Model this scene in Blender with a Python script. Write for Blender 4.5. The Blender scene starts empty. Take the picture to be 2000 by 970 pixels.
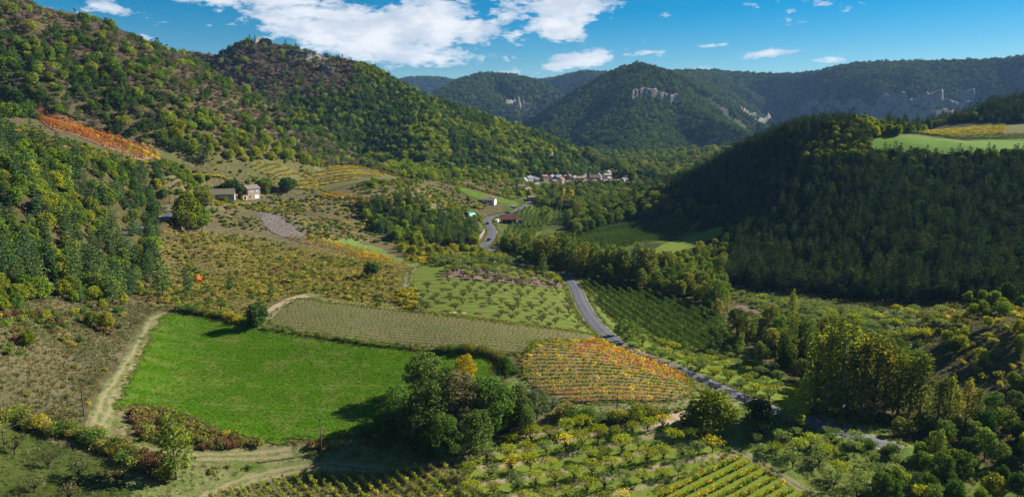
import bpy, math, random, time
import numpy as np
from mathutils import Vector, geometry
T0 = time.time()
rng = np.random.default_rng(11); random.seed(11)
SC = bpy.context.scene
COL = SC.collection

# ------------------------------------------------------------------ camera
F, CX, CY, CAMZ = 1334.0, 1000.0, 485.0, 70.0        # focal length in pixels of the 2000 px photograph
PITCH = math.atan(250.0 / F)
cam_d = bpy.data.cameras.new('camera'); cam = bpy.data.objects.new('camera', cam_d); COL.objects.link(cam)
cam_d.sensor_width = 36.0; cam_d.lens = 36.0 * F / 2000.0
cam_d.clip_start = 1.0; cam_d.clip_end = 60000.0
cam.location = (0, 0, CAMZ); cam.rotation_euler = (math.pi / 2 - PITCH, 0, 0)
SC.camera = cam

# ------------------------------------------------------------------ sun, sky, exposure
SUN_AZ = math.radians(64.0)      # from +Y towards +X
SUN_EL = math.radians(28.5)
sd = bpy.data.lights.new('sun', 'SUN'); sd.energy = 5.0; sd.angle = math.radians(0.5); sd.color = (1.0, 0.93, 0.80)
sun = bpy.data.objects.new('sun', sd); COL.objects.link(sun)
sdir = Vector((math.sin(SUN_AZ) * math.cos(SUN_EL), math.cos(SUN_AZ) * math.cos(SUN_EL), math.sin(SUN_EL)))
sun.rotation_euler = sdir.to_track_quat('Z', 'Y').to_euler(); sun.location = (300, 300, 600)
SC.view_settings.view_transform = 'Standard'; SC.view_settings.look = 'None'
SC.view_settings.exposure = 1.28; SC.view_settings.gamma = 1.0
SC.cycles.use_denoising = True
try:
    SC.cycles.denoiser = 'OPENIMAGEDENOISE'; SC.cycles.denoising_prefilter = 'ACCURATE'
except Exception: pass
HAZE = 0.000045
SC.cycles.max_bounces = 5; SC.cycles.diffuse_bounces = 2; SC.cycles.glossy_bounces = 2
SC.cycles.transmission_bounces = 3; SC.cycles.transparent_max_bounces = 4; SC.cycles.volume_bounces = 0

class NT:
    """small node-tree writer"""
    def __init__(s, tree): s.t = tree; s.t.nodes.clear()
    def n(s, typ, **kw):
        nd = s.t.nodes.new(typ)
        for k, v in kw.items():
            if k.startswith('i_'):
                key = k[2:]; key = int(key) if key.isdigit() else key.replace('_', ' ')
                s.put(nd.inputs[key], v)
            else: setattr(nd, k, v)
        return nd
    def put(s, sock, v):
        if isinstance(v, bpy.types.NodeSocket): s.t.links.new(v, sock)
        elif isinstance(v, bpy.types.Node): s.t.links.new(v.outputs[0], sock)
        else:
            if hasattr(sock, 'default_value'):
                try: sock.default_value = v
                except Exception: sock.default_value = (*v, 1.0)
    def math(s, op, a, b=0.0, c=None, clamp=False):
        nd = s.t.nodes.new('ShaderNodeMath'); nd.operation = op; nd.use_clamp = clamp
        s.put(nd.inputs[0], a); s.put(nd.inputs[1], b)
        if c is not None: s.put(nd.inputs[2], c)
        return nd.outputs[0]
    def mix(s, fac, a, b, mode='MIX'):
        nd = s.t.nodes.new('ShaderNodeMix'); nd.data_type = 'RGBA'; nd.blend_type = mode
        s.put(nd.inputs[0], fac); s.put(nd.inputs[6], a if not isinstance(a, tuple) else (*a[:3], 1.0))
        s.put(nd.inputs[7], b if not isinstance(b, tuple) else (*b[:3], 1.0))
        return nd.outputs[2]
    def ramp(s, fac, stops, interp='LINEAR'):
        nd = s.t.nodes.new('ShaderNodeValToRGB'); cr = nd.color_ramp; cr.interpolation = interp
        while len(cr.elements) < len(stops): cr.elements.new(0.5)
        for e, (p, c) in zip(cr.elements, stops):
            e.position = p; e.color = (*c, 1.0) if not isinstance(c, float) else (c, c, c, 1.0)
        s.put(nd.inputs[0], fac); return nd.outputs[0]
    def noise(s, vec, scale, detail=3.0, rough=0.55, typ=None, dist=0.0):
        nd = s.t.nodes.new('ShaderNodeTexNoise')
        s.put(nd.inputs['Vector'], vec); nd.inputs['Scale'].default_value = scale
        nd.inputs['Detail'].default_value = detail; nd.inputs['Roughness'].default_value = rough
        nd.inputs['Distortion'].default_value = dist
        return nd.outputs[0]

world = bpy.data.worlds.new('World'); SC.world = world; world.use_nodes = True
w = NT(world.node_tree)
sky = w.n('ShaderNodeTexSky', sky_type='NISHITA', sun_disc=False)
sky.sun_elevation = SUN_EL; sky.sun_rotation = SUN_AZ
sky.altitude = 1200.0; sky.air_density = 1.0; sky.dust_density = 0.15; sky.ozone_density = 3.0
gm = w.n('ShaderNodeHueSaturation', i_Saturation=1.7, i_Value=0.74, i_Color=sky.outputs[0])
gm.inputs['Hue'].default_value = 0.492
# clouds: thin sheet cloud, by direction (azimuth, elevation)
tc = w.n('ShaderNodeTexCoord'); sx = w.n('ShaderNodeSeparateXYZ', i_0=tc.outputs['Generated'])
az = w.math('ARCTAN2', sx.outputs[0], sx.outputs[1]); el = w.math('ARCSINE', sx.outputs[2])
cu = w.n('ShaderNodeCombineXYZ', i_X=w.math('MULTIPLY', az, 1.0), i_Y=w.math('MULTIPLY', el, 2.6), i_Z=1.7)
n1 = w.noise(cu, 9.0, 7.0, 0.62, dist=0.25)
n2 = w.noise(cu, 42.0, 5.0, 0.65, dist=0.2)
def cloud_blob(px, py, wx, wy, amp, tilt=0.0):
    u = (px - CX) / F; v = (CY - py) / F
    y = math.cos(PITCH) + v * math.sin(PITCH); z = -math.sin(PITCH) + v * math.cos(PITCH)
    a0 = math.atan2(u, y); e0 = math.asin(z / math.sqrt(u * u + y * y + z * z))
    dx = w.math('SUBTRACT', az, a0); dy = w.math('SUBTRACT', el, e0)
    dy = w.math('ADD', dy, w.math('MULTIPLY', dx, tilt))
    dx = w.math('DIVIDE', dx, wx / F); dy = w.math('DIVIDE', dy, wy / F)
    q = w.math('ADD', w.math('MULTIPLY', dx, dx), w.math('MULTIPLY', dy, dy))
    return w.math('MULTIPLY', w.math('EXPONENT', w.math('MULTIPLY', q, -1.0)), amp)
blobs = [(480, -10, 130, 30, .34, 0.), (600, 25, 150, 38, .30, .15), (740, 70, 150, 48, .31, .1), (850, 20, 110, 38, .36, -.1), (810, 112, 95, 20, .31, .05),
         (640, 75, 120, 22, .30, .15), (880, 55, 90, 28, .34, .0), (1010, 12, 50, 18, .26, .0), (1110, 16, 80, 32, .62, -.1), (1105, 64, 48, 18, .46, .25),
         (1145, 114, 62, 13, .48, -.12), (1085, 130, 30, 7, .26, 0.), (1275, 102, 42, 8, .28, -.05), (1302, 27, 24, 8, .27, 0.), (1400, 89, 40, 6, .28, 0.), (1505, 104, 55, 10, .44, -.1),
         (1605, 119, 44, 5, .33, 0.), (220, 18, 46, 9, .34, .15), (283, 75, 22, 9, .25, 0.), (980, 141, 40, 5, .24, 0.), (985, 30, 30, 12, .20, 0.)]
tot = 0.0
for b in blobs: tot = w.math('ADD', tot, cloud_blob(*b))
# the rest of the sky: broken cloud of the same kind, thinning towards the zenith
out = w.ramp(w.math('ABSOLUTE', az), [(0.0, 0.0), (0.62, 0.0), (0.85, 0.20), (1.0, 0.20)])
dens = w.math('ADD', w.math('ADD', tot, w.math('MULTIPLY', w.math('SUBTRACT', n1, .5), 1.15)), w.math('MULTIPLY', w.math('SUBTRACT', n2, .5), 0.85))
dens = w.math('ADD', dens, w.math('MULTIPLY', out, 0.6))
mask = w.ramp(w.math('SUBTRACT', dens, 0.0), [(0.0, 0.0), (0.19, 0.0), (0.27, 0.45), (0.40, 0.88), (0.60, 1.0), (1.0, 1.0)])
shade = w.ramp(w.noise(cu, 16.0, 6.0, 0.6), [(0.0, (4.2, 4.9, 6.0)), (0.40, (5.4, 6.0, 6.9)), (0.60, (7.6, 7.8, 8.1)), (1.0, (8.6, 8.6, 8.6))])
skc = w.mix(mask, gm.outputs[0], shade)
world.cycles.sampling_method = 'MANUAL'; world.cycles.sample_map_resolution = 512
bg = w.n('ShaderNodeBackground', i_Color=skc, i_Strength=0.05)
wo = w.n('ShaderNodeOutputWorld', i_Surface=bg.outputs[0])

# ------------------------------------------------------------------ numbers
def fade(t): return t * t * t * (t * (t * 6 - 15) + 10)
def vnoise(x, y, seed=0):
    xi = np.floor(x).astype(np.int64); yi = np.floor(y).astype(np.int64)
    fx = fade(x - xi); fy = fade(y - yi)
    def h(a, b):
        n = (a * 374761393 + b * 668265263 + seed * 974634777) & 0x7fffffff
        n = ((n ^ (n >> 13)) * 1274126177) & 0x7fffffff
        return ((n ^ (n >> 16)) & 0xffff) / 65535.0
    a = h(xi, yi); b = h(xi + 1, yi); c = h(xi, yi + 1); d = h(xi + 1, yi + 1)
    return (a * (1 - fx) + b * fx) * (1 - fy) + (c * (1 - fx) + d * fx) * fy
def fbm(x, y, octv=4, seed=0, gain=0.5):
    s = 0.0; a = 1.0; tt = 0.0
    for o in range(octv):
        s = s + a * vnoise(x * 2 ** o + 17.3 * o, y * 2 ** o - 9.1 * o, seed + o); tt += a; a *= gain
    return s / tt * 2 - 1

CP, SP = math.cos(PITCH), math.sin(PITCH)
def pix_ray(px, py):
    u = (np.asarray(px, float) - CX) / F; v = (CY - np.asarray(py, float)) / F
    dy = CP + v * SP; dz = -SP + v * CP; h = np.hypot(u, dy)
    return np.arctan2(u, dy), dz / h            # azimuth, slope of the sight line
def project(x, y, z):
    zr = z - CAMZ; dep = y * CP - zr * SP; dep = np.where(dep < 1.0, 1.0, dep)
    return CX + F * x / dep, CY - F * (y * SP + zr * CP) / dep, dep
def PD(px, py, D):
    th, s = pix_ray(px, py); r = D / np.cos(th)
    return (r * np.sin(th), r * np.cos(th), CAMZ + s * r)

# ------------------------------------------------------------------ terrain control points
Zc = [  # px, py, height of the ground there
 (0,850,9),(0,970,6),(-250,1000,10),(200,960,2),(165,812,7),(257,640,9),(120,720,11),(0,640,21),(0,740,15),(-250,740,26),
 (335,618,8),(240,800,4.5),(450,850,0),(620,860,-2),(640,740,1),(640,662,5),(860,690,3),(958,705,2),(800,800,-1),
 (860,900,-3),(628,882,-3),(400,930,-1),(500,960,-4),(700,950,-5),(1000,970,-6),(1300,970,-8),(1600,970,-10),(2000,970,-11),(1000,850,-4),(1250,830,-4),(1400,870,-7),
 (1040,680,3),(1200,685,0),(1340,760,-4),(1100,780,-2),(1022,740,0),(585,582,8),(760,605,6),(1000,632,3.5),(900,680,4),
 (800,522,8),(950,515,5),(1075,535,-1),(820,600,6),(1000,580,3.5),(1120,595,-2),(1145,630,-2),
 (1190,658,-2.5),(1280,702,-4),(1400,755,-5.5),(1500,793,-6.5),(1650,845,-8),
 (1330,600,-5),(1420,690,-6),(1500,735,-7),(1700,800,-10),(1300,560,-5),(1200,530,-5),(1100,500,-5),
 (1450,580,-4),(1600,600,-4),(1850,620,0),(1900,680,0),(2000,640,6),(2000,760,-4),(1750,680,-5),
 (960,480,-2),(963,448,-3),(951,430,-3),(1010,408,-4),(1060,440,-4.5),(1100,420,-5),(1100,370,-5),(1180,355,-3),(1230,352,-3),(1300,385,-5),(1200,450,-5),
 (1260,475,-4),(1250,325,-6),(2200,600,5),(2200,970,-8),(2250,760,-2),(1420,560,-4),(1700,588,-4),(1900,590,0)]
Dc = [  # px, py, distance
 (487,392,400),(330,420,325),(300,310,350),(80,235,330),(190,270,340),(-200,240,330),(-200,600,150),(0,600,175),(0,450,215),(100,400,240),(0,300,265),
 (200,330,290),(250,430,290),(200,540,245),(400,470,300),(400,560,245),(500,560,255),(500,500,310),(600,440,370),(560,420,370),(700,480,360),(640,520,300),(760,500,330),
 (620,378,440),(700,357,470),(760,345,520),(680,328,540),(560,330,480),(500,312,480),(420,330,420),(400,380,380),
 (800,400,450),(740,440,420),(850,440,440),(900,460,420),(915,418,480),(860,385,520),(900,367,580),(1008,400,560),(850,348,650),(950,350,720),(1100,338,900),
 (1500,480,370),(1700,450,350),(1900,470,335),(1850,330,430),(1850,300,450),(1850,272,520),(1850,252,600),(1700,285,470),(2000,300,440),(2000,260,540),
 (1640,247,490),(1560,257,510),(1500,274,530),(1450,294,550),(1400,327,590),(1310,372,700),(1600,350,430),(1500,380,440),(1400,420,450),(1360,430,470),(1400,450,430),
 (2200,300,450),(2200,450,330)]
Hc = [  # px, distance, height (hidden ground)
 (1500,800,10),(1640,800,35),(1850,1000,55),(1350,900,-5),(2200,900,60),(300,800,35),(600,850,25),(0,800,50),(-250,800,60),(800,900,5),(1000,1000,0)]
q = []; wv = []
for px, py, z in Zc:
    th, s = pix_ray(px, py); r = (z - CAMZ) / s; q.append((th, math.log(r))); wv.append(z / r)
for px, py, D in Dc:
    th, s = pix_ray(px, py); r = D / math.cos(th); q.append((th, math.log(r))); wv.append((CAMZ + s * r) / r)
for px, D, z in Hc:
    th = math.atan2((px - CX) / F, 1.0); r = D / math.cos(th); q.append((th, math.log(r))); wv.append(z / r)
for d in range(-60, 61, 8):
    for r in (1700., 3500., 8000.):
        q.append((math.radians(d), math.log(r))); wv.append(-4.0 / r)
    q.append((math.radians(d), math.log(70.))); wv.append((8 - 18 * (d + 50) / 100.0) / 70.)
q = np.array(q, float); wv = np.array(wv, float)
def tps_k(d2): return 0.5 * d2 * np.log(d2 + 1e-12)
def tps_fit(q, v, lam):
    n = len(q); d2 = ((q[:, None] - q[None]) ** 2).sum(-1)
    A = np.zeros((n + 3, n + 3)); A[:n, :n] = tps_k(d2) + lam * np.eye(n)
    A[:n, n] = A[n, :n] = 1; A[:n, n + 1:] = q; A[n + 1:, :n] = q.T
    return np.linalg.solve(A, np.concatenate([v, np.zeros(3)]))
TPSW = tps_fit(q, wv, 0.0006)
def tps_eval(th, lr):
    o = np.empty(len(th)); n = len(q)
    for i in range(0, len(th), 20000):
        a = th[i:i + 20000, None] - q[None, :, 0]; b = lr[i:i + 20000, None] - q[None, :, 1]
        o[i:i + 20000] = tps_k(a * a + b * b) @ TPSW[:n] + TPSW[n] + TPSW[n + 1] * th[i:i + 20000] + TPSW[n + 2] * lr[i:i + 20000]
    return o

# ------------------------------------------------------------------ ridges: crest line and the drop either side of it
def crest(pts): return np.array([PD(a, b, d) for a, b, d in pts])
RIDGES = [
 dict(k='near_left', pts=[(-700,-420,420),(-350,-190,440),(60,10,470),(160,42,500),(250,84,540),(340,110,580),(430,162,610),(490,205,630),(560,243,650),(630,274,670),(720,308,690),(800,338,700),(870,356,710)],
      prof=[(0,0),(20,5),(110,50),(170,95),(230,170),(400,400),(3000,4000)], gul=.22, gs=60),
 dict(k='rock_left', pts=[(-200,140,1150),(250,122,1000),(350,108,980),(448,114,950),(458,98,945),(512,80,930),(600,102,920),(700,124,920),(760,150,920),(800,176,920),(870,203,930),(940,225,950),(1000,244,960),(1060,263,980),(1100,280,1000),(1150,306,1010),(1200,338,1010)],
      prof=[(0,0),(15,4),(250,122),(330,190),(500,400),(3000,4000)], gul=.25, gs=70),
 dict(k='peak', pts=[(1075,245,1900),(1110,210,2000),(1180,164,2150),(1245,130,2250),(1290,150,2150),(1330,197,2000),(1400,238,1800),(1450,262,1650),(1490,300,1500),(1520,350,1350)],
      prof=[(0,0),(60,22),(150,80),(240,128),(256,185),(600,390),(5000,3500)], gul=.34, gs=180),
 dict(k='peak_front', pts=[(1245,130,2250),(1243,175,2020),(1238,225,1800),(1228,275,1560),(1216,322,1330)],
      prof=[(0,0),(60,14),(200,80),(400,200),(5000,3500)], gul=.40, gs=130),
 dict(k='peak_back', pts=[(1245,130,2250),(1290,146,2500),(1330,141,3000),(1400,140,3400)], prof=[(0,0),(60,15),(200,90),(800,480),(5000,3500)], gul=.2, gs=140),
 dict(k='dome', pts=[(840,200,2500),(880,172,2650),(915,152,2800),(950,145,2900),(1010,149,2900),(1065,166,2850),(1092,195,2800),(1112,235,2750)],
      prof=[(0,0),(80,25),(250,110),(330,160),(345,200),(700,390),(5000,3300)], gul=.2, gs=150),
 dict(k='far', pts=[(300,190,5200),(700,168,4900),(800,152,4700),(860,152,4600),(905,160,4500),(1040,158,4200),(1090,152,4000),(1140,140,3900),(1200,143,3800),(1300,142,3700),(1400,141,3500),(1500,146,3300),(1580,144,3150),(1650,128,3000),(1720,123,2900),(1850,121,2800),(1950,118,2740),(2000,112,2700),(2200,100,2620),(2600,90,2500)],
      prof=[(0,0),(80,22),(200,90),(380,205),(398,275),(700,430),(5000,3300)], gul=.60, gs=290),
 dict(k='right_top', pts=[(1730,262,640),(1800,258,650),(1860,242,665),(1930,218,690),(2000,196,710),(2200,150,740),(2600,90,800)],
      prof=[(0,0),(20,4),(150,55),(500,220),(3000,1300)], gul=.15, gs=60)]
def smooth3(P, m=5):
    out = []; n = len(P)
    for i in range(n - 1):
        p0, p1, p2, p3 = P[max(i - 1, 0)], P[i], P[i + 1], P[min(i + 2, n - 1)]
        for t in np.arange(m) / m:
            out.append(0.5 * (2 * p1 + (p2 - p0) * t + (2 * p0 - 5 * p1 + 4 * p2 - p3) * t * t + (3 * p1 - p0 - 3 * p2 + p3) * t ** 3))
    return np.array(out + [P[-1]])
for R in RIDGES: R['P'] = smooth3(crest(R['pts']), 4); R['pr'] = np.array(R['prof'], float)
def ridge_z(R, x, y):
    P = R['P']; best = np.full(len(x), 1e18); hh = np.zeros(len(x)); tt = np.zeros(len(x)); acc = 0.0
    sgn = np.zeros(len(x))
    for i in range(len(P) - 1):
        ax, ay, az_ = P[i]; bx, by, bz = P[i + 1]; dx, dy = bx - ax, by - ay; L2 = dx * dx + dy * dy; L = math.sqrt(L2)
        t = np.clip(((x - ax) * dx + (y - ay) * dy) / L2, 0, 1)
        d = (x - ax - t * dx) ** 2 + (y - ay - t * dy) ** 2
        m = d < best
        best = np.where(m, d, best); hh = np.where(m, az_ + t * (bz - az_), hh); tt = np.where(m, acc + t * L, tt)
        sgn = np.where(m, np.sign((x - ax) * dy - (y - ay) * dx), sgn)
        acc += L
    d = np.sqrt(best); gs = R['gs']; amp = R['gul']
    g = fbm(tt / gs + sgn * 31.7, d / (gs * 5.0), 3, 5)          # spurs and gullies running down from the crest
    k = np.clip(d / (gs * 0.8), 0, 1)
    de = d * (1 + amp * 1.5 * g * k) + gs * .05 * k * fbm(x / (gs * .35), y / (gs * .35), 3, 9)
    de = np.maximum(de, 0)
    return hh - np.interp(de, R['pr'][:, 0], R['pr'][:, 1])
def height_raw(th, r):
    x = r * np.sin(th); y = r * np.cos(th)
    tc_ = np.clip(th, -0.90, 0.90)
    z = tps_eval(tc_, np.log(np.clip(r, 60, 9000))) * r
    damp = np.clip((r - 1500) / 1000, 0, 1); z = z * (1 - damp) - 4 * damp
    k = np.clip(r / 160, 2.0, 14.0)
    for R in RIDGES:
        zr = ridge_z(R, x, y)
        d = np.abs(z - zr); z = np.maximum(z, zr) + 0.25 * np.maximum(k * 2 - d, 0) ** 2 / (k * 2) * 0.5
    z = z + 0.5 * fbm(x / 16, y / 16, 4, 3) * np.clip((np.abs(z) - 4) / 25, 0.06, 1) + np.clip((r - 450) / 600, 0, 1) * 3.0 * fbm(x / 45, y / 45, 4, 4)
    return z

# polar grid: fine inside the view, coarse behind it
def arr_theta():
    inn = np.radians(np.arange(-47, 47.001, 0.115)); o1 = np.radians(np.arange(48, 180, 4.0))
    return np.concatenate([-o1[::-1], inn, o1])
TH = arr_theta(); RR = np.exp(np.linspace(math.log(45), math.log(6500), 620))
NTH, NR = len(TH), len(RR)
gth, gr = np.meshgrid(TH, RR, indexing='ij')
GZ = height_raw(gth.ravel(), gr.ravel()).reshape(NTH, NR)
GS = (GZ - CAMZ) / RR[None]
GMAX = np.maximum.accumulate(GS, axis=1)
LRR = np.log(RR)
def hgt(x, y):
    x = np.asarray(x, float); y = np.asarray(y, float)
    th = np.arctan2(x, y); lr = np.log(np.maximum(np.hypot(x, y), 46))
    i = np.clip(np.searchsorted(TH, th) - 1, 0, NTH - 2); fi = np.clip((th - TH[i]) / (TH[i + 1] - TH[i]), 0, 1)
    j = np.clip((lr - LRR[0]) / (LRR[1] - LRR[0]), 0, NR - 1.001); jj = j.astype(int); fj = j - jj
    return (GZ[i, jj] * (1 - fi) * (1 - fj) + GZ[i + 1, jj] * fi * (1 - fj) + GZ[i, jj + 1] * (1 - fi) * fj + GZ[i + 1, jj + 1] * fi * fj)
def vis_drop(x, y):
    """how many metres below the sight line over nearer ground the ground here lies (0 = seen)"""
    th = np.arctan2(x, y); r = np.hypot(x, y)
    i = np.clip(np.searchsorted(TH, th), 0, NTH - 1)
    j = np.clip(((np.log(np.maximum(r, 46)) - LRR[0]) / (LRR[1] - LRR[0])).astype(int) - 1, 0, NR - 1)
    return np.maximum(0, (GMAX[i, j] - (hgt(x, y) - CAMZ) / r) * r)
def hit(px, py):
    """the point of the ground seen at a pixel of the photograph"""
    th, s = pix_ray(px, py); th = float(th); s = float(s)
    i = int(np.clip(np.searchsorted(TH, th) - 1, 0, NTH - 2)); f = (th - TH[i]) / (TH[i + 1] - TH[i])
    col = GS[i] * (1 - f) + GS[i + 1] * f
    k = np.nonzero(col >= s)[0]
    if len(k) == 0: k = [int(np.argmax(col))]
    k = max(int(k[0]), 1); a, b = col[k - 1], col[k]
    t = 0 if b == a else min(max((s - a) / (b - a), 0), 1)
    r = RR[k - 1] + t * (RR[k] - RR[k - 1])
    return (r * math.sin(th), r * math.cos(th))
def hits(poly): return np.array([hit(a, b) for a, b in poly])
def in_poly(x, y, poly):
    poly = np.asarray(poly, float); ins = np.zeros(np.shape(x), bool); j = len(poly) - 1
    for i in range(len(poly)):
        xi, yi = poly[i]; xj, yj = poly[j]
        if yi != yj:
            ins ^= ((yi > y) != (yj > y)) & (x < (xj - xi) * (y - yi) / (yj - yi) + xi)
        j = i
    return ins
def smooth_poly(P, step, closed=False):
    """Catmull-Rom through P, resampled about every step metres"""
    P = np.asarray(P, float); n = len(P); out = []
    for i in range(n if closed else n - 1):
        if closed: p0, p1, p2, p3 = P[i - 1], P[i], P[(i + 1) % n], P[(i + 2) % n]
        else: p0, p1, p2, p3 = P[max(i - 1, 0)], P[i], P[i + 1], P[min(i + 2, n - 1)]
        m = max(2, int(np.linalg.norm(p2 - p1) / step))
        for t in np.arange(m) / m:
            out.append(0.5 * ((2 * p1) + (-p0 + p2) * t + (2 * p0 - 5 * p1 + 4 * p2 - p3) * t * t + (-p0 + 3 * p1 - 3 * p2 + p3) * t ** 3))
    if not closed: out.append(P[-1])
    return np.array(out)

# ------------------------------------------------------------------ roads first: the ground is cut and filled under them
ROADS = {
 'road': dict(px=[(1760,885),(1690,858),(1650,845),(1560,814),(1500,793),(1450,774),(1400,754),(1335,724),(1282,702),(1230,680),(1194,658),(1163,632),(1144,606),(1133,584),(1124,562),(1108,545),(1084,534),(1045,526),(1010,512),(975,497),(948,484),(955,470),(962,457),(958,442),(951,431),(962,424),(990,416),(1012,407),(1030,398),(1047,389),(1072,376),(1100,362)], w=5.4, mat='asphalt'),
 'upper_road': dict(px=[(225,462),(270,450),(310,436),(334,424),(340,411),(328,402),(312,403)], w=5.0, mat='asphalt'),
 'farm_road': dict(px=[(312,403),(330,398),(370,395),(420,394),(470,393),(520,391),(560,387),(600,382),(640,372)], w=3.6, mat='asphalt')}
def carve(P, half, soft):
    """blend the terrain to the smoothed height of the line P"""
    global GZ, GS, GMAX
    z = hgt(P[:, 0], P[:, 1]); n = max(3, int(25 / max(1.0, np.linalg.norm(P[1] - P[0]))))
    ker = np.ones(2 * n + 1) / (2 * n + 1); z = np.convolve(np.pad(z, n, mode='edge'), ker, mode='valid')
    GX = gr * np.sin(gth); GY = gr * np.cos(gth)
    lo = P.min(0) - 20; hi = P.max(0) + 20
    m = (GX > lo[0]) & (GX < hi[0]) & (GY > lo[1]) & (GY < hi[1])
    gx, gy = GX[m], GY[m]; bd = np.full(len(gx), 1e9); bz = np.zeros(len(gx))
    for (a, b), zz in zip(P, z):
        d = (gx - a) ** 2 + (gy - b) ** 2; k = d < bd; bd[k] = d[k]; bz[k] = zz
    bd = np.sqrt(bd); f = np.clip((half + soft - bd) / soft, 0, 1); f = f * f * (3 - 2 * f)
    GZ[m] = GZ[m] * (1 - f) + (bz - 0.05) * f
    GS = (GZ - CAMZ) / RR[None]; GMAX = np.maximum.accumulate(GS, axis=1)
    return z
for nm, R in ROADS.items():
    R['P'] = smooth_poly(hits(R['px']), 2.0); R['z'] = carve(R['P'], R['w'] / 2 + 1.0, 5.0)
TRACKS = {
 'field_track': dict(px=[(338,610),(312,618),(297,632),(286,655),(268,690),(245,725),(220,765),(203,800),(192,835),(200,858),(235,872),(300,884),(380,890),(450,893),(510,890),(570,882)], w=3.6),
 'lower_track': dict(px=[(395,978),(440,955),(490,937),(560,920),(640,911),(720,914),(780,918),(850,914)], w=3.4),
 'orchard_path': dict(px=[(1255,842),(1285,828),(1310,817),(1345,808),(1385,800),(1420,790)], w=3.0),
 'vineyard_track': dict(px=[(1400,858),(1425,872),(1460,890),(1520,926),(1570,958),(1610,985)], w=2.6),
 'bank_track': dict(px=[(600,578),(575,583),(552,594),(532,608),(518,624)], w=4.5),
 'orchard_track': dict(px=[(812,516),(803,528),(798,545),(796,562)], w=3.0)}
for nm, R in TRACKS.items(): R['P'] = smooth_poly(hits(R['px']), 1.5)
def near_lines(x, y, lines, pad):
    m = np.zeros(len(x), bool)
    for R in lines:
        P = R['P'][::2]; lo = P.min(0) - 10; hi = P.max(0) + 10
        c = np.nonzero((x > lo[0]) & (x < hi[0]) & (y > lo[1]) & (y < hi[1]))[0]
        if len(c) == 0: continue
        d = np.full(len(c), 1e9)
        for a, b in P: d = np.minimum(d, (x[c] - a) ** 2 + (y[c] - b) ** 2)
        m[c] |= d < (R['w'] / 2 + pad) ** 2
    return m

# ------------------------------------------------------------------ meshes and materials
MATS = {}
def mesh_from(name, V, Fq, mats, midx=None, tint=None, smooth=False):
    """V (n,3); Fq list of arrays of faces (m,k); tint per face"""
    me = bpy.data.meshes.new(name); V = np.asarray(V, np.float32)
    Fq = [np.asarray(f, np.int32) for f in Fq if len(f)]
    tot = sum(f.size for f in Fq); nf = sum(len(f) for f in Fq)
    me.vertices.add(len(V)); me.vertices.foreach_set('co', V.ravel())
    me.loops.add(tot); me.loops.foreach_set('vertex_index', np.concatenate([f.ravel() for f in Fq]))
    me.polygons.add(nf)
    ls = np.concatenate([np.full(len(f), f.shape[1]) for f in Fq]); st = np.concatenate([[0], np.cumsum(ls)[:-1]])
    me.polygons.foreach_set('loop_start', st.astype(np.int32))
    if midx is not None: me.polygons.foreach_set('material_index', np.asarray(midx, np.int32))
    if smooth: me.polygons.foreach_set('use_smooth', np.ones(nf, bool))
    if tint is not None:
        a = me.attributes.new('tint', 'FLOAT', 'FACE'); a.data.foreach_set('value', np.asarray(tint, np.float32))
    for m in (mats if isinstance(mats, (list, tuple)) else [mats]): me.materials.append(MATS[m] if isinstance(m, str) else m)
    me.update(calc_edges=True); return me
def obj(name, me, parent=None, loc=None, rz=0.0, sc=None, **props):
    o = bpy.data.objects.new(name, me); COL.objects.link(o)
    if parent is not None: o.parent = parent
    if loc is not None: o.location = loc
    if rz: o.rotation_euler = (0, 0, rz)
    if sc is not None: o.scale = (sc, sc, sc) if np.isscalar(sc) else sc
    for k, v in props.items():
        if v: o[k] = v
    return o
def mat_new(name):
    m = bpy.data.materials.new(name); m.use_nodes = True; MATS[name] = m; return NT(m.node_tree)
def finish(t, col, rough=0.9, bump=None, bs=0.3, bd=0.1, spec=0.2, metal=0.0):
    p = t.n('ShaderNodeBsdfPrincipled', i_Roughness=rough); t.put(p.inputs['Base Color'], col)
    p.inputs['Specular IOR Level'].default_value = spec; p.inputs['Metallic'].default_value = metal
    if bump is not None:
        b = t.n('ShaderNodeBump', i_Strength=bs, i_Distance=bd, i_Height=bump); t.put(p.inputs['Normal'], b.outputs[0])
    t.n('ShaderNodeOutputMaterial', i_Surface=p.outputs[0])
def geo_pos(t): return t.n('ShaderNodeNewGeometry').outputs['Position']
FA = .68
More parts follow.
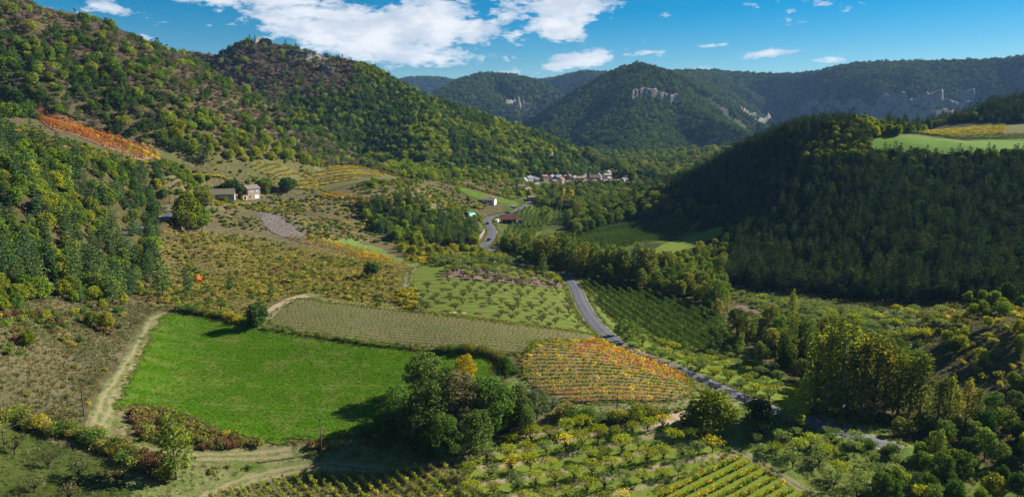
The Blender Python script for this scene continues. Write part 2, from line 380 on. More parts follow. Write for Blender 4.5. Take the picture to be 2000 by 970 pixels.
def field_mat(name, a, b, c=None, s1=0.12, s2=1.3, stripe=None, sc_=(0.2, 0.15, 0.1), bump=0.5, fine=3.5):
    a, b, sc_ = [tuple(k * FA for k in q) for q in (a, b, sc_)]; c = tuple(k * FA for k in c) if c else None
    """ground of a field: two tones by broad noise, third by fine noise; stripe=(angle, spacing, width, waviness) lays rows"""
    t = mat_new(name); p = geo_pos(t)
    n1 = t.noise(p, s1, 4, .6); n2 = t.noise(p, s2, 5, .7); n3 = t.noise(p, fine, 3, .7)
    col = t.mix(t.ramp(n1, [(.36, 0.), (.64, 1.)]), a, b)
    if c: col = t.mix(t.math('MULTIPLY', t.ramp(n2, [(.46, 0.), (.66, 1.)]), .75), col, c)
    if stripe:
        ang, spc, wd, wav = stripe
        sx = t.n('ShaderNodeSeparateXYZ', i_0=p)
        d = t.math('ADD', t.math('MULTIPLY', sx.outputs[0], -math.sin(ang)), t.math('MULTIPLY', sx.outputs[1], math.cos(ang)))
        d = t.math('ADD', t.math('DIVIDE', d, spc), t.math('MULTIPLY', n2, wav))
        fr = t.math('ABSOLUTE', t.math('SUBTRACT', t.math('FRACT', d), .5))
        mk = t.ramp(t.math('ADD', fr, t.math('MULTIPLY', t.math('SUBTRACT', n3, .5), .25)), [(max(0.0, .5 - wd - .06), 0.), (.5 - wd + .06, 1.)])
        mk = t.math('MULTIPLY', mk, t.ramp(t.noise(p, .35, 3), [(.3, .25), (.6, 1.)]))
        col = t.mix(mk, col, sc_)
    col = t.mix(1.0, col, t.ramp(n3, [(.25, .62), (.75, 1.36)]), 'MULTIPLY')
    finish(t, col, .95, t.math('ADD', n3, n2), bump, .25, .05)
t = mat_new('terrain'); p = geo_pos(t); a = t.n('ShaderNodeAttribute', attribute_name='Col')
n2 = t.noise(p, .5, 6, .7); n3 = t.noise(p, 2.2, 4, .7); n1 = t.noise(p, .06, 4, .6)
col = t.mix(1.0, a.outputs[0], t.ramp(n2, [(.25, .5), (.75, 1.5)]), 'MULTIPLY')
col = t.mix(1.0, col, t.ramp(n3, [(.25, .6), (.75, 1.4)]), 'MULTIPLY')
col = t.mix(t.math('MULTIPLY', t.ramp(n1, [(.45, 0.), (.7, 1.)]), .35), col, t.mix(1.0, col, (1.25, .95, .6), 'MULTIPLY'))
finish(t, col, .95, t.math('ADD', n2, n3), .6, .5, .03)
t = mat_new('asphalt'); p = geo_pos(t); n = t.noise(p, .5, 5, .7); n3 = t.noise(p, 4., 3, .6)
ur = t.math('ABSOLUTE', t.math('SUBTRACT', t.math('ABSOLUTE', t.n('ShaderNodeAttribute', attribute_name='u').outputs['Fac']), .45))
finish(t, t.mix(1.0, t.ramp(t.math('ADD', t.math('SUBTRACT', n, t.math('MULTIPLY', ur, .7)), .15), [(.3, (.058, .062, .072)), (.7, (.108, .112, .122))]), t.ramp(n3, [(.3, .85), (.7, 1.15)]), 'MULTIPLY'), .8, n3, .2, .02, .3)
t = mat_new('road_edge'); p = geo_pos(t); n = t.noise(p, 1.2, 4, .7)
finish(t, t.ramp(n, [(.3, (.20, .18, .13)), (.7, (.42, .37, .27))]), .95, n, .3, .1, .1)
t = mat_new('dirt'); p = geo_pos(t); n = t.noise(p, .35, 5, .7); n3 = t.noise(p, 3., 3, .7)
finish(t, t.mix(1.0, t.ramp(n, [(.3, (.20, .16, .09)), (.5, (.31, .245, .16)), (.7, (.40, .32, .23))]), t.ramp(n3, [(.3, .75), (.7, 1.2)]), 'MULTIPLY'), .95, n3, .4, .1, .1)

# ------------------------------------------------------------------ ground sheet, coloured by what grows there
gx = gr * np.sin(gth); gy = gr * np.cos(gth); gpx, gpy, gdep = project(gx, gy, GZ)
nj = fbm(gx / 9, gy / 9, 3, 21); nk = fbm(gx / 9, gy / 9, 3, 22)
jpx = gpx + nj * 1600 / np.maximum(gdep / 4, 20); jpy = gpy + nk * 700 / np.maximum(gdep / 4, 20)
GC = np.zeros((NTH, NR, 3)); GC[:] = (.115, .10, .052)
big = fbm(gx / 40, gy / 40, 4, 31)[..., None]
GC = GC * (1 + .35 * big)
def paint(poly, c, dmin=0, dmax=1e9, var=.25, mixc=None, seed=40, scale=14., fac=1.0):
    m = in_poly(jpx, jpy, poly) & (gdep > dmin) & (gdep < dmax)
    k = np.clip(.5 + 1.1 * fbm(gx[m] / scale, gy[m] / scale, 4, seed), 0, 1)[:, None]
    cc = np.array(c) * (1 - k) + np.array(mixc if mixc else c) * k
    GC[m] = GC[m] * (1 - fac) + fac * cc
W = 100000
paint([(-W, -W), (W, -W), (W, 330), (1010, 345), (-W, 345)], (.034, .048, .018), dmin=420, mixc=(.062, .07, .026), scale=50)         # wooded hills
paint([(-500, -900), (500, -300), (560, 240), (640, 330), (420, 300), (200, 235), (60, 225), (-400, 225)], (.12, .09, .058), mixc=(.08, .075, .035), scale=22)      # open stony slope, left
paint([(380, 95), (520, 70), (640, 100), (700, 150), (640, 200), (470, 170)], (.10, .085, .065), dmin=800, mixc=(.06, .055, .04), scale=25)
paint([(-400, 230), (310, 300), (330, 420), (310, 560), (250, 600), (-400, 640)], (.05, .058, .02), mixc=(.09, .075, .035))               # wood floor, left
paint([(-400, 640), (0, 590), (120, 580), (230, 590), (330, 600), (290, 650), (200, 830), (0, 830), (-400, 900)], (.075, .072, .034), mixc=(.135, .115, .066), scale=7)  # dry grass slope
paint([(290, 470), (520, 470), (700, 500), (800, 520), (790, 590), (600, 575), (500, 640), (330, 600)], (.16, .125, .055), mixc=(.115, .115, .035), scale=9)      # scrub bank
paint([(500, 415), (540, 408), (605, 455), (595, 470), (520, 452)], (.15, .13, .12), mixc=(.11, .095, .07), scale=5)      # scree
paint([(620, 470), (690, 462), (790, 508), (770, 518), (700, 490)], (.13, .21, .05), mixc=(.17, .2, .07))
paint([(690, 375), (830, 365), (905, 420), (840, 425), (740, 395)], (.19, .145, .10), mixc=(.13, .125, .05), scale=12)
paint([(780, 388), (800, 392), (905, 428), (890, 432)], (.16, .22, .07))
paint([(790, 505), (1000, 500), (1090, 520), (1130, 545), (1130, 640), (1060, 640), (830, 610)], (.12, .19, .032), mixc=(.155, .19, .05))
paint([(1000, 340), (1130, 345), (1400, 430), (1480, 470), (1430, 560), (1090, 530), (980, 490), (930, 440), (1010, 390)], (.045, .06, .02), mixc=(.10, .13, .03))
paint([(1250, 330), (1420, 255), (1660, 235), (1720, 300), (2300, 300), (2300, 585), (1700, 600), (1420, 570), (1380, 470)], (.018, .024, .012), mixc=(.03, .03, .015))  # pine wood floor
paint([(1380, 560), (1700, 595), (1880, 600), (1850, 690), (1700, 700), (1500, 620)], (.10, .155, .028), mixc=(.07, .09, .03), scale=6)
paint([(1700, 610), (1870, 600), (1900, 700), (1780, 720)], (.15, .19, .06), mixc=(.16, .15, .07), scale=6)
paint([(1820, 640), (2300, 600), (2300, 1100), (1900, 900), (1760, 760)], (.07, .075, .03), mixc=(.11, .10, .05), scale=6)
paint([(1090, 530), (1150, 545), (1420, 640), (1560, 770), (1900, 900), (2300, 1200), (1600, 1200), (1400, 860), (1280, 710), (1160, 650)], (.105, .17, .03), mixc=(.15, .19, .05), scale=8)
paint([(-400, 820), (0, 825), (160, 880), (250, 925), (300, 1100), (-400, 1100)], (.040, .062, .013), mixc=(.06, .08, .02), scale=4)  # lower left meadow, corner vignette put into its darker green
paint([(240, 880), (700, 870), (1000, 860), (960, 900), (480, 940), (380, 1100), (240, 1100)], (.115, .16, .038), mixc=(.17, .17, .07), scale=5)
paint([(190, 800), (240, 790), (250, 850), (330, 870), (520, 880), (640, 860), (720, 850), (700, 900), (450, 900), (230, 890), (185, 850)], (.10, .135, .035), mixc=(.19, .17, .09), scale=4)
paint([(980, 700), (1080, 770), (1340, 780), (1400, 760), (1440, 790), (1340, 830), (1080, 830), (1000, 780)], (.14, .18, .055), mixc=(.22, .20, .11), scale=4)
paint([(510, 620), (585, 576), (800, 600), (1140, 640), (1420, 760), (1400, 775), (1040, 680), (860, 700), (500, 645)], (.15, .19, .05), mixc=(.21, .20, .10), scale=5)
paint([(900, 870), (1060, 820), (1380, 830), (1440, 880), (1620, 990), (880, 990)], (.12, .17, .035), mixc=(.26, .22, .14), scale=4)
paint([(300, 280), (500, 300), (620, 320), (770, 340), (640, 375), (540, 370), (360, 345)], (.105, .092, .045), mixc=(.095, .105, .036), scale=8)
paint([(1680, 232), (2300, 215), (2300, 310), (1720, 305)], (.12, .15, .05), dmax=640, mixc=(.16, .14, .06))
# bare rock where the ground is very steep
dzr = np.gradient(GZ, axis=1) / np.gradient(RR)[None]; dzt = np.gradient(GZ, axis=0) / (np.gradient(TH)[:, None] * RR[None])
steep = np.hypot(dzr, dzt)
rk = np.clip((steep - .95 + .35 * fbm(gx / 30, gy / 30, 3, 61)) / .35, 0, 1) * (gr > 1300) * (gpx > 1180) * np.where(gpx > 1560, .75, .15); rk = rk[..., None]
GC = GC * (1 - rk) + rk * np.array((.30, .27, .23)) * (1 + .35 * fbm(gx / 8, GZ / 5, 3, 62)[..., None])
rk2 = (in_poly(jpx, jpy, [(470, 80), (560, 76), (660, 120), (655, 150), (620, 150), (560, 115), (480, 105)]) & (gdep > 850) & (fbm(gx / 16, gy / 16, 3, 71) > .12))
GC[rk2] = (.27, .235, .20)
V = np.stack([gx.ravel(), gy.ravel(), GZ.ravel()], 1); idx = np.arange(NTH * NR).reshape(NTH, NR)
quads = np.stack([idx[1:, :-1].ravel(), idx[1:, 1:].ravel(), idx[:-1, 1:].ravel(), idx[:-1, :-1].ravel()], 1)[:, ::-1]
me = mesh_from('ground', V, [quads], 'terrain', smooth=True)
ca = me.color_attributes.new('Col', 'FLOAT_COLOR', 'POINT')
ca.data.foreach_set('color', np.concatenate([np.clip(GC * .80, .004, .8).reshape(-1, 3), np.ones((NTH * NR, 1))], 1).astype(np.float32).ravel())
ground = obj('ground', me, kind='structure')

def patch(name, px, mat, step=2.5, lift=.12, rag=.6, closed_smooth=True):
    B = hits(px)
    B = smooth_poly(B, step * .8, True) if closed_smooth else B
    B = B + np.stack([fbm(B[:, 0] / 3, B[:, 1] / 3, 3, 81), fbm(B[:, 0] / 3, B[:, 1] / 3, 3, 82)], 1) * rag
    lo, hi = B.min(0), B.max(0)
    xs = np.arange(lo[0], hi[0], step); ys = np.arange(lo[1], hi[1], step)
    X, Y = np.meshgrid(xs, ys); X = X.ravel() + rng.uniform(-.3, .3, X.size) * step; Y = Y.ravel() + rng.uniform(-.3, .3, Y.size) * step
    k = in_poly(X, Y, B); I = np.stack([X[k], Y[k]], 1)
    vs = [Vector(p) for p in np.concatenate([B, I])]; nb = len(B)
    r = geometry.delaunay_2d_cdt(vs, [], [list(range(nb))], 1, 1e-4)
    P = np.array([(v.x, v.y) for v in r[0]]); z = hgt(P[:, 0], P[:, 1]) + lift
    # drop the rim a little so that the edge beds into the ground
    tri = np.array([f for f in r[2] if len(f) == 3])
    a, b, c = P[tri[:, 0]], P[tri[:, 1]], P[tri[:, 2]]
    cr = (b[:, 0] - a[:, 0]) * (c[:, 1] - a[:, 1]) - (b[:, 1] - a[:, 1]) * (c[:, 0] - a[:, 0])
    tri[cr < 0] = tri[cr < 0][:, ::-1]
    me = mesh_from(name, np.column_stack([P, z]), [tri], mat, smooth=True)
    FIELDS.append(B)
    return obj(name, me, kind='structure'), B
FIELDS = []
def ribbon(name, P, w, mat, lift, z=None, rag=0.0, crown=0.0, parent=None, kind='structure', n=4):
    d = np.gradient(P, axis=0); d /= np.linalg.norm(d, axis=1)[:, None] + 1e-9; nrm = np.stack([-d[:, 1], d[:, 0]], 1)
    rows = []
    for k in range(n + 1):
        f = k / n * 2 - 1
        off = f * w / 2 * (1 + (rag * fbm(P[:, 0] / 2.5, P[:, 1] / 2.5, 3, 90 + k) if rag else 0))
        Q = P + nrm * np.reshape(off, (-1, 1))
        zz = (hgt(Q[:, 0], Q[:, 1]) if z is None else z) + lift + crown * (1 - f * f) - (.10 if k in (0, n) else 0)
        rows.append(np.column_stack([Q, np.broadcast_to(zz, len(Q))]))
    V = np.stack(rows, 1); m = len(P); idx = np.arange(m * (n + 1)).reshape(m, n + 1)
    qd = np.stack([idx[:-1, :-1].ravel(), idx[:-1, 1:].ravel(), idx[1:, 1:].ravel(), idx[1:, :-1].ravel()], 1)[:, ::-1]
    me = mesh_from(name, V.reshape(-1, 3), [qd], mat, smooth=True)
    ua = me.attributes.new('u', 'FLOAT', 'POINT'); ua.data.foreach_set('value', np.tile(np.linspace(-1, 1, n + 1), m).astype(np.float32))
    return obj(name, me, parent=parent, kind=kind if parent is None else None)
for nm, R in ROADS.items():
    ro = ribbon(nm, R['P'], R['w'], 'asphalt', .10, R['z'], crown=.06)
    ribbon('verge', R['P'], R['w'] + 1.5, 'road_edge', .03, R['z'], rag=.10, parent=ro)
for nm, R in TRACKS.items():
    if nm in ('orchard_path', 'bank_track'): ribbon(nm, R['P'], R['w'], 'dirt', .16, rag=.35, n=8)

def dir_of(a, b):
    A, B_ = hit(*a), hit(*b); return math.atan2(B_[1] - A[1], B_[0] - A[0])
GRASS = (.075, .165, .012)
field_mat('crop_green', (.060, .150, .004), (.072, .165, .005), (.19, .20, .05), s1=.05, s2=.16, fine=1.5, bump=.9)
field_mat('bare_vine_soil', (.235, .185, .115), (.185, .19, .07), (.15, .19, .045), stripe=(dir_of((560, 615), (1000, 655)), 2.0, .20, .10), sc_=(.095, .125, .028))
field_mat('vine_soil', (.30, .20, .13), (.22, .18, .085), (.16, .19, .05), fine=2.4)
field_mat('orchard_grass', (.12, .20, .018), (.15, .21, .028), (.19, .19, .055), stripe=(dir_of((804, 542), (1092, 566)), 5.0, .13, .2), sc_=(.13, .095, .05))
field_mat('orchard_grass_near', (.14, .22, .02), (.19, .245, .035), (.24, .24, .06), stripe=(dir_of((1000, 897), (1137, 872)), 5.2, .13, .2), sc_=(.42, .31, .23))
field_mat('meadow', (.145, .235, .02), (.19, .25, .03), (.23, .235, .05), fine=2.4)
field_mat('row_grass', (.125, .185, .022), (.15, .21, .03), (.18, .20, .05))
field_mat('plough', (.21, .145, .115), (.26, .19, .15), (.16, .11, .09))
field_mat('red_soil', (.30, .17, .11), (.25, .16, .10), (.2, .15, .08))
field_mat('scree', (.20, .172, .16), (.145, .125, .11), (.25, .22, .20), fine=1.1, bump=1.0)
field_mat('plateau_grass', (.115, .25, .016), (.135, .265, .02), (.17, .25, .035))
field_mat('dry_meadow', (.155, .14, .06), (.13, .15, .045), (.18, .15, .08))
t = mat_new('worn_track'); p = geo_pos(t); n = t.noise(p, .45, 5, .75); n3 = t.noise(p, 2.2, 4, .7); u = t.n('ShaderNodeAttribute', attribute_name='u').outputs['Fac']
nw = t.noise(p, .13, 3, .6); u = t.math('ADD', u, t.math('MULTIPLY', t.math('SUBTRACT', nw, .5), 1.1))
rut = t.math('SUBTRACT', 1.0, t.math('MULTIPLY', t.math('ABSOLUTE', t.math('SUBTRACT', t.math('ABSOLUTE', u), .42)), 3.2), clamp=True)
fac = t.math('ADD', t.math('MULTIPLY', rut, .55), t.math('MULTIPLY', t.math('SUBTRACT', n, .42), 2.1))
fac = t.math('ADD', fac, t.math('MULTIPLY', t.math('SUBTRACT', n3, .5), .7))
finish(t, t.mix(1.0, t.ramp(fac, [(.12, (.085, .115, .03)), (.38, (.17, .15, .075)), (.95, (.22, .172, .11))]), t.ramp(n3, [(.3, .75), (.7, 1.2)]), 'MULTIPLY'), .95, n3, .4, .1, .1)
for nm, w_ in (('field_track', 4.4), ('lower_track', 4.2), ('vineyard_track', 3.6), ('orchard_track', 4.0)): ribbon(nm, TRACKS[nm]['P'], w_, 'worn_track', .13, rag=.25, n=8)

PX = dict(
 green=[(335,613),(400,621),(520,645),(640,664),(760,679),(860,689),(930,692),(960,706),(955,735),(920,770),(860,800),(780,826),(700,849),(640,857),(560,862),(500,858),(430,842),(380,818),(330,803),(270,792),(236,800),(243,758),(275,700),(298,650)],
 bare=[(585,583),(640,590),(760,605),(900,621),(1000,633),(1100,646),(1180,664),(1250,692),(1320,716),(1390,752),(1360,760),(1330,728),(1270,698),(1180,672),(1100,664),(1046,668),(1020,690),(900,681),(760,671),(640,655),(535,636),(528,617),(555,598)],
 orange=[(1050,670),(1120,668),(1200,679),(1270,700),(1320,725),(1346,750),(1338,774),(1250,784),(1110,784),(1058,764),(1022,732),(1026,692)],
 centre=[(806,524),(870,519),(950,514),(1030,521),(1076,537),(1098,560),(1116,592),(1138,628),(1162,655),(1100,643),(1000,630),(900,617),(822,604),(806,570)],
 strips=[(872,529),(960,527),(1070,540),(1098,562),(1070,560),(990,553),(900,545),(866,540)],
 apple=[(1140,549),(1200,560),(1290,578),(1390,612),(1425,650),(1440,690),(1420,694),(1340,682),(1262,660),(1215,628),(1180,602),(1152,572)],
 meadow=[(1236,655),(1330,690),(1440,702),(1510,735),(1562,765),(1535,792),(1440,760),(1350,724),(1280,694)],
 cherry=[(905,925),(960,880),(1010,850),(1100,831),(1250,827),(1390,852),(1424,874),(1385,908),(1300,946),(1240,985),(930,990)],
 vineR=[(1230,990),(1330,938),(1430,893),(1475,908),(1545,955),(1590,990)],
 vineL=[(420,995),(500,948),(600,928),(740,922),(850,916),(905,930),(945,965),(960,995)],
 plough=[(1428,603),(1455,597),(1500,620),(1508,632),(1480,636),(1440,630)],
 faror=[(1122,470),(1180,447),(1260,430),(1330,424),(1368,432),(1350,450),(1270,473),(1180,490),(1140,492)],
 slope=[(1275,490),(1330,466),(1400,444),(1424,452),(1380,470),(1310,500)],
 barnor=[(1018,410),(1065,409),(1118,413),(1112,430),(1066,440),(1050,462),(1010,462),(985,450),(1002,436)],
 strip=[(899,366),(960,384),(1008,394),(1006,405),(955,394),(905,377)],
 redv=[(66,229),(112,228),(180,252),(250,278),(312,306),(290,312),(220,294),(150,266),(96,250)],
 pale=[(262,284),(330,293),(402,322),(366,329),(322,312)],
 yelv=[(356,331),(430,335),(480,350),(470,358),(400,352),(362,345)],
 ter1=[(492,320),(540,316),(600,342),(622,362),(612,372),(575,370),(545,350),(500,336)],
 ter2=[(612,330),(690,326),(775,346),(730,352),(660,366),(628,372),(618,350)],
 vstrip=[(625,378),(690,384),(760,398),(750,405),(680,392),(625,386)],
 ovine=[(560,462),(640,470),(720,490),(770,512),(740,512),(660,490),(580,474)],
 plateau=[(1702,272),(1800,268),(1990,270),(2050,274),(2050,300),(1850,302),(1730,300)],
 scree=[(508,424),(526,416),(552,430),(592,458),(598,468),(560,464),(522,448)])
patch('green_field', PX['green'], 'crop_green', 2.2, .15, 2.6)
patch('bare_vineyard_ground', PX['bare'], 'bare_vine_soil', 3, .13)
patch('autumn_vineyard_ground', PX['orange'], 'vine_soil', 2.5, .17)
patch('orchard_meadow', PX['centre'], 'orchard_grass', 3, .10)
patch('tilled_strip', PX['strips'], 'plough', 3, .22)
patch('apple_orchard_ground', PX['apple'], 'row_grass', 3, .12)
patch('roadside_meadow', PX['meadow'], 'meadow', 3, .12)
patch('fruit_orchard_ground', PX['cherry'], 'orchard_grass_near', 2, .14)
patch('vineyard_ground', PX['vineR'], 'meadow', 2, .18)
patch('lower_vineyard_ground', PX['vineL'], 'dry_meadow', 2, .14)
patch('ploughed_patch', PX['plough'], 'plough', 2, .15)
patch('far_orchard_ground', PX['faror'], 'row_grass', 4, .2)
patch('hillside_meadow', PX['slope'], 'meadow', 4, .2)
patch('barn_orchard_ground', PX['barnor'], 'row_grass', 4, .2)
patch('bright_crop_strip', PX['strip'], 'crop_green', 4, .3)
patch('red_vineyard_ground', PX['redv'], 'red_soil', 4, .25)
patch('pale_terrace', PX['pale'], 'dry_meadow', 4, .25)
patch('terrace_ground', PX['ter1'], 'dry_meadow', 4, .25)
patch('upper_terrace_ground', PX['ter2'], 'dry_meadow', 4, .25)
patch('plateau_field', PX['plateau'], 'plateau_grass', 4, .25)
patch('scree_slope', PX['scree'], 'scree', 3, .2, 1.5)
print('ground', time.time() - T0)

# ------------------------------------------------------------------ foliage materials
LA = 2.15
def leaf_mat(name, cols, trans=.35, spread=.55, hue=None):
    """cols: colours picked per plant at random; tint (per leaf) varies lightness"""
    cols = [tuple(min(.72, k * LA) for k in c) for c in cols]; trans = min(.5, trans + .08)
    t = mat_new(name); oi = t.n('ShaderNodeObjectInfo'); a = t.n('ShaderNodeAttribute', attribute_name='tint')
    n = len(cols); stops = [((i + .5) / n, c) for i, c in enumerate(cols)]
    base = t.ramp(oi.outputs['Random'], stops) if n > 1 else t.ramp(0.5, [(0., cols[0]), (1., cols[0])])
    col = t.mix(1.0, base, t.ramp(a.outputs['Fac'], [(0., 1 - spread), (.5, 1.0), (1., 1 + spread)]), 'MULTIPLY')
    if hue: col = t.mix(t.ramp(a.outputs['Fac'], [(hue[1], 0.), (min(hue[1] + .08, 1.), 1.)]), col, hue[0])
    r2 = t.math('FRACT', t.math('MULTIPLY', oi.outputs['Random'], 17.31))
    col = t.mix(1.0, col, t.ramp(r2, [(0., .72), (1., 1.28)]), 'MULTIPLY')
    d = t.n('ShaderNodeBsdfDiffuse', i_Color=col); tr_ = t.n('ShaderNodeBsdfTranslucent', i_Color=t.mix(1.0, col, (1.25, 1.2, .55), 'MULTIPLY'))
    mx = t.n('ShaderNodeMixShader', i_0=trans); t.put(mx.inputs[1], d.outputs[0]); t.put(mx.inputs[2], tr_.outputs[0])
    t.n('ShaderNodeOutputMaterial', i_Surface=mx.outputs[0])
def flat_mat(name, col, rough=.85, var=.3, scale=2.0, spec=.2, metal=0.0, bump=.2):
    t = mat_new(name); tcn = t.n('ShaderNodeTexCoord'); n = t.noise(tcn.outputs['Object'], scale, 5, .65)
    finish(t, t.mix(1.0, col, t.ramp(n, [(.25, 1 - var), (.75, 1 + var)]), 'MULTIPLY'), rough, n, bump, .03, spec, metal)
flat_mat('bark', (.085, .065, .05)); flat_mat('bark_grey', (.16, .14, .12)); flat_mat('bark_dark', (.035, .028, .022))
leaf_mat('needle', [(.018, .035, .012), (.025, .044, .014), (.017, .032, .016), (.036, .047, .014)], .12, .8)  # darkened needle copy, the right hill's shade put into the colour
leaf_mat('needle_lit', [(.030, .060, .018), (.045, .075, .020), (.028, .055, .026), (.06, .085, .022)], .2, .6)  # lighter needle copy for pines on sunlit slopes
leaf_mat('oak_leaf', [(.045, .080, .012), (.075, .112, .014), (.105, .13, .016), (.055, .09, .014), (.11, .12, .015)], .35)
leaf_mat('oak_gold', [(.084, .112, .010), (.105, .125, .011), (.130, .130, .012), (.078, .108, .011)], .38)
leaf_mat('oak_dark', [(.022, .046, .010), (.030, .060, .011), (.038, .064, .014), (.026, .050, .012)], .22)
leaf_mat('oak_deep', [(.036, .066, .013)], .34); leaf_mat('ivy_brown', [(.085, .08, .038)], .32, .6); leaf_mat('grey_green', [(.075, .095, .045)], .25, .6)
leaf_mat('holm_leaf', [(.050, .074, .018)], .34, .7)
leaf_mat('yellow_leaf', [(.20, .15, .012)], .45, .45); leaf_mat('lime_leaf', [(.115, .135, .018)], .42, .5)
leaf_mat('far_leaf', [(.024, .042, .012), (.032, .055, .014), (.042, .066, .015), (.030, .048, .016), (.06, .075, .02)], .12, .5)
leaf_mat('twig', [(.085, .066, .058), (.11, .085, .07), (.075, .058, .055), (.10, .075, .05)], .1, .5)
leaf_mat('scrub_olive', [(.10, .098, .022), (.08, .092, .018), (.125, .112, .025), (.065, .085, .018), (.11, .09, .03)], .3)
leaf_mat('scrub_gold', [(.185, .16, .02), (.155, .145, .02), (.22, .17, .022), (.12, .128, .02)], .4)
leaf_mat('scrub_rust', [(.085, .052, .028), (.08, .055, .028), (.10, .045, .03), (.09, .066, .03)], .35)
leaf_mat('scrub_green', [(.045, .08, .014), (.065, .10, .016), (.035, .06, .014)], .28)
leaf_mat('fire_leaf', [(.55, .13, .01)], .4, .4)
leaf_mat('poplar_leaf', [(.062, .086, .013), (.085, .095, .014), (.052, .076, .013), (.105, .10, .016)], .4)
leaf_mat('poplar_gold', [(.25, .20, .015)], .45)
leaf_mat('river_leaf', [(.045, .075, .016), (.065, .095, .018), (.08, .10, .022), (.05, .072, .02), (.11, .11, .025)], .3)
leaf_mat('fruit_leaf', [(.105, .14, .014), (.085, .125, .014), (.14, .155, .014), (.10, .13, .022)], .4, .5, hue=((.50, .40, .015), .80))
leaf_mat('fruit_yellow', [(.25, .215, .012), (.19, .18, .014), (.28, .22, .012)], .42, .5)
leaf_mat('fruit_olive', [(.07, .10, .03), (.09, .115, .035), (.06, .085, .03)], .32, .55)
leaf_mat('fruit_dull', [(.045, .055, .022), (.06, .065, .025), (.055, .05, .025)], .25, .6)
leaf_mat('vine_gold', [(.23, .185, .016), (.19, .165, .016), (.26, .19, .016)], .4); leaf_mat('vine_orange', [(.25, .14, .012), (.25, .12, .012), (.25, .155, .014)], .4)
leaf_mat('vine_rose', [(.29, .125, .055), (.30, .15, .06)], .4); leaf_mat('vine_green', [(.11, .14, .014), (.15, .155, .016), (.09, .12, .014)], .4)
leaf_mat('vine_brown', [(.13, .125, .018), (.165, .14, .02), (.10, .11, .018)], .35); leaf_mat('vine_red', [(.17, .058, .02), (.20, .078, .02), (.14, .055, .022)], .35)
leaf_mat('apple_leaf', [(.028, .052, .012), (.034, .058, .013)], .3, .55)
leaf_mat('tuft', [(.078, .078, .030), (.064, .074, .024), (.055, .072, .018), (.092, .082, .04)], .3)

# ------------------------------------------------------------------ plant meshes
def unit(v): return v / (np.linalg.norm(v, axis=-1, keepdims=True) + 1e-9)
class PM:
    """wood and leaves of one plant"""
    def __init__(s, seed): s.r = np.random.default_rng(seed); s.wv = []; s.wf = []; s.nw = 0; s.lc = []; s.ln = []; s.ls = []; s.la = []
    def tube(s, pts, rad, k=5):
        pts = np.asarray(pts, float); m = len(pts); d = unit(np.gradient(pts, axis=0))
        ref = np.where(np.abs(d[:, 2:3]) > .9, np.array([[1., 0, 0]]), np.array([[0, 0, 1.]])); a = unit(np.cross(d, ref)); b = np.cross(d, a)
        an = np.arange(k) / k * 2 * math.pi
        V = pts[:, None] + np.reshape(rad, (-1, 1, 1)) * (a[:, None] * np.cos(an)[None, :, None] + b[:, None] * np.sin(an)[None, :, None])
        i = np.arange(m * k).reshape(m, k) + s.nw; j = np.roll(i, -1, 1)
        s.wf.append(np.stack([i[:-1].ravel(), j[:-1].ravel(), j[1:].ravel(), i[1:].ravel()], 1)); s.wv.append(V.reshape(-1, 3)); s.nw += m * k
    def limb(s, a, b, r0, r1, bend=.12, k=4):
        a = np.array(a, float); b = np.array(b, float); L = np.linalg.norm(b - a); t = np.linspace(0, 1, 4)[:, None]
        p = a + (b - a) * t + np.sin(t * math.pi) * s.r.normal(0, bend * L, 3); s.tube(p, np.linspace(r0, r1, 4), k)
    def leaves(s, c, rad, n, size, out=.7, up=.25, aspect=.62, shell=.55):
        d = unit(s.r.normal(size=(n, 3))); q_ = shell + (1 - shell) * s.r.random((n, 1)) ** .6
        s.lc.append(np.asarray(c) + d * q_ * np.asarray(rad)); nn = unit(d / np.asarray(rad) * np.mean(rad)) * out + s.r.normal(size=(n, 3)) * .55 + np.array([0, 0, up])
        s.ln.append(unit(nn)); s.ls.append(size * s.r.uniform(.65, 1.35, n)); s.la.append(np.full(n, aspect))
    def cards(s, c, nrm, size, aspect): s.lc.append(c); s.ln.append(unit(nrm)); s.ls.append(size); s.la.append(np.full(len(c), aspect))
    def leaf_arrays(s):
        C = np.concatenate(s.lc); N = np.concatenate(s.ln); S = np.concatenate(s.ls)[:, None] * .5; A = np.concatenate(s.la)[:, None]; n = len(C)
        t_ = unit(np.cross(N, s.r.normal(size=(n, 3)))); b = np.cross(N, t_)
        V = np.stack([C - t_ * S, C + b * S * A - t_ * S * .15, C + t_ * S, C - b * S * A + t_ * S * .1], 1).reshape(-1, 3)
        return V, np.arange(4 * n).reshape(n, 4), s.r.random(n)
    def long_cards(s, a, b, wd):
        """twigs: narrow blades from a to b"""
        s.tw = getattr(s, 'tw', []); s.tw.append((a, b, wd))
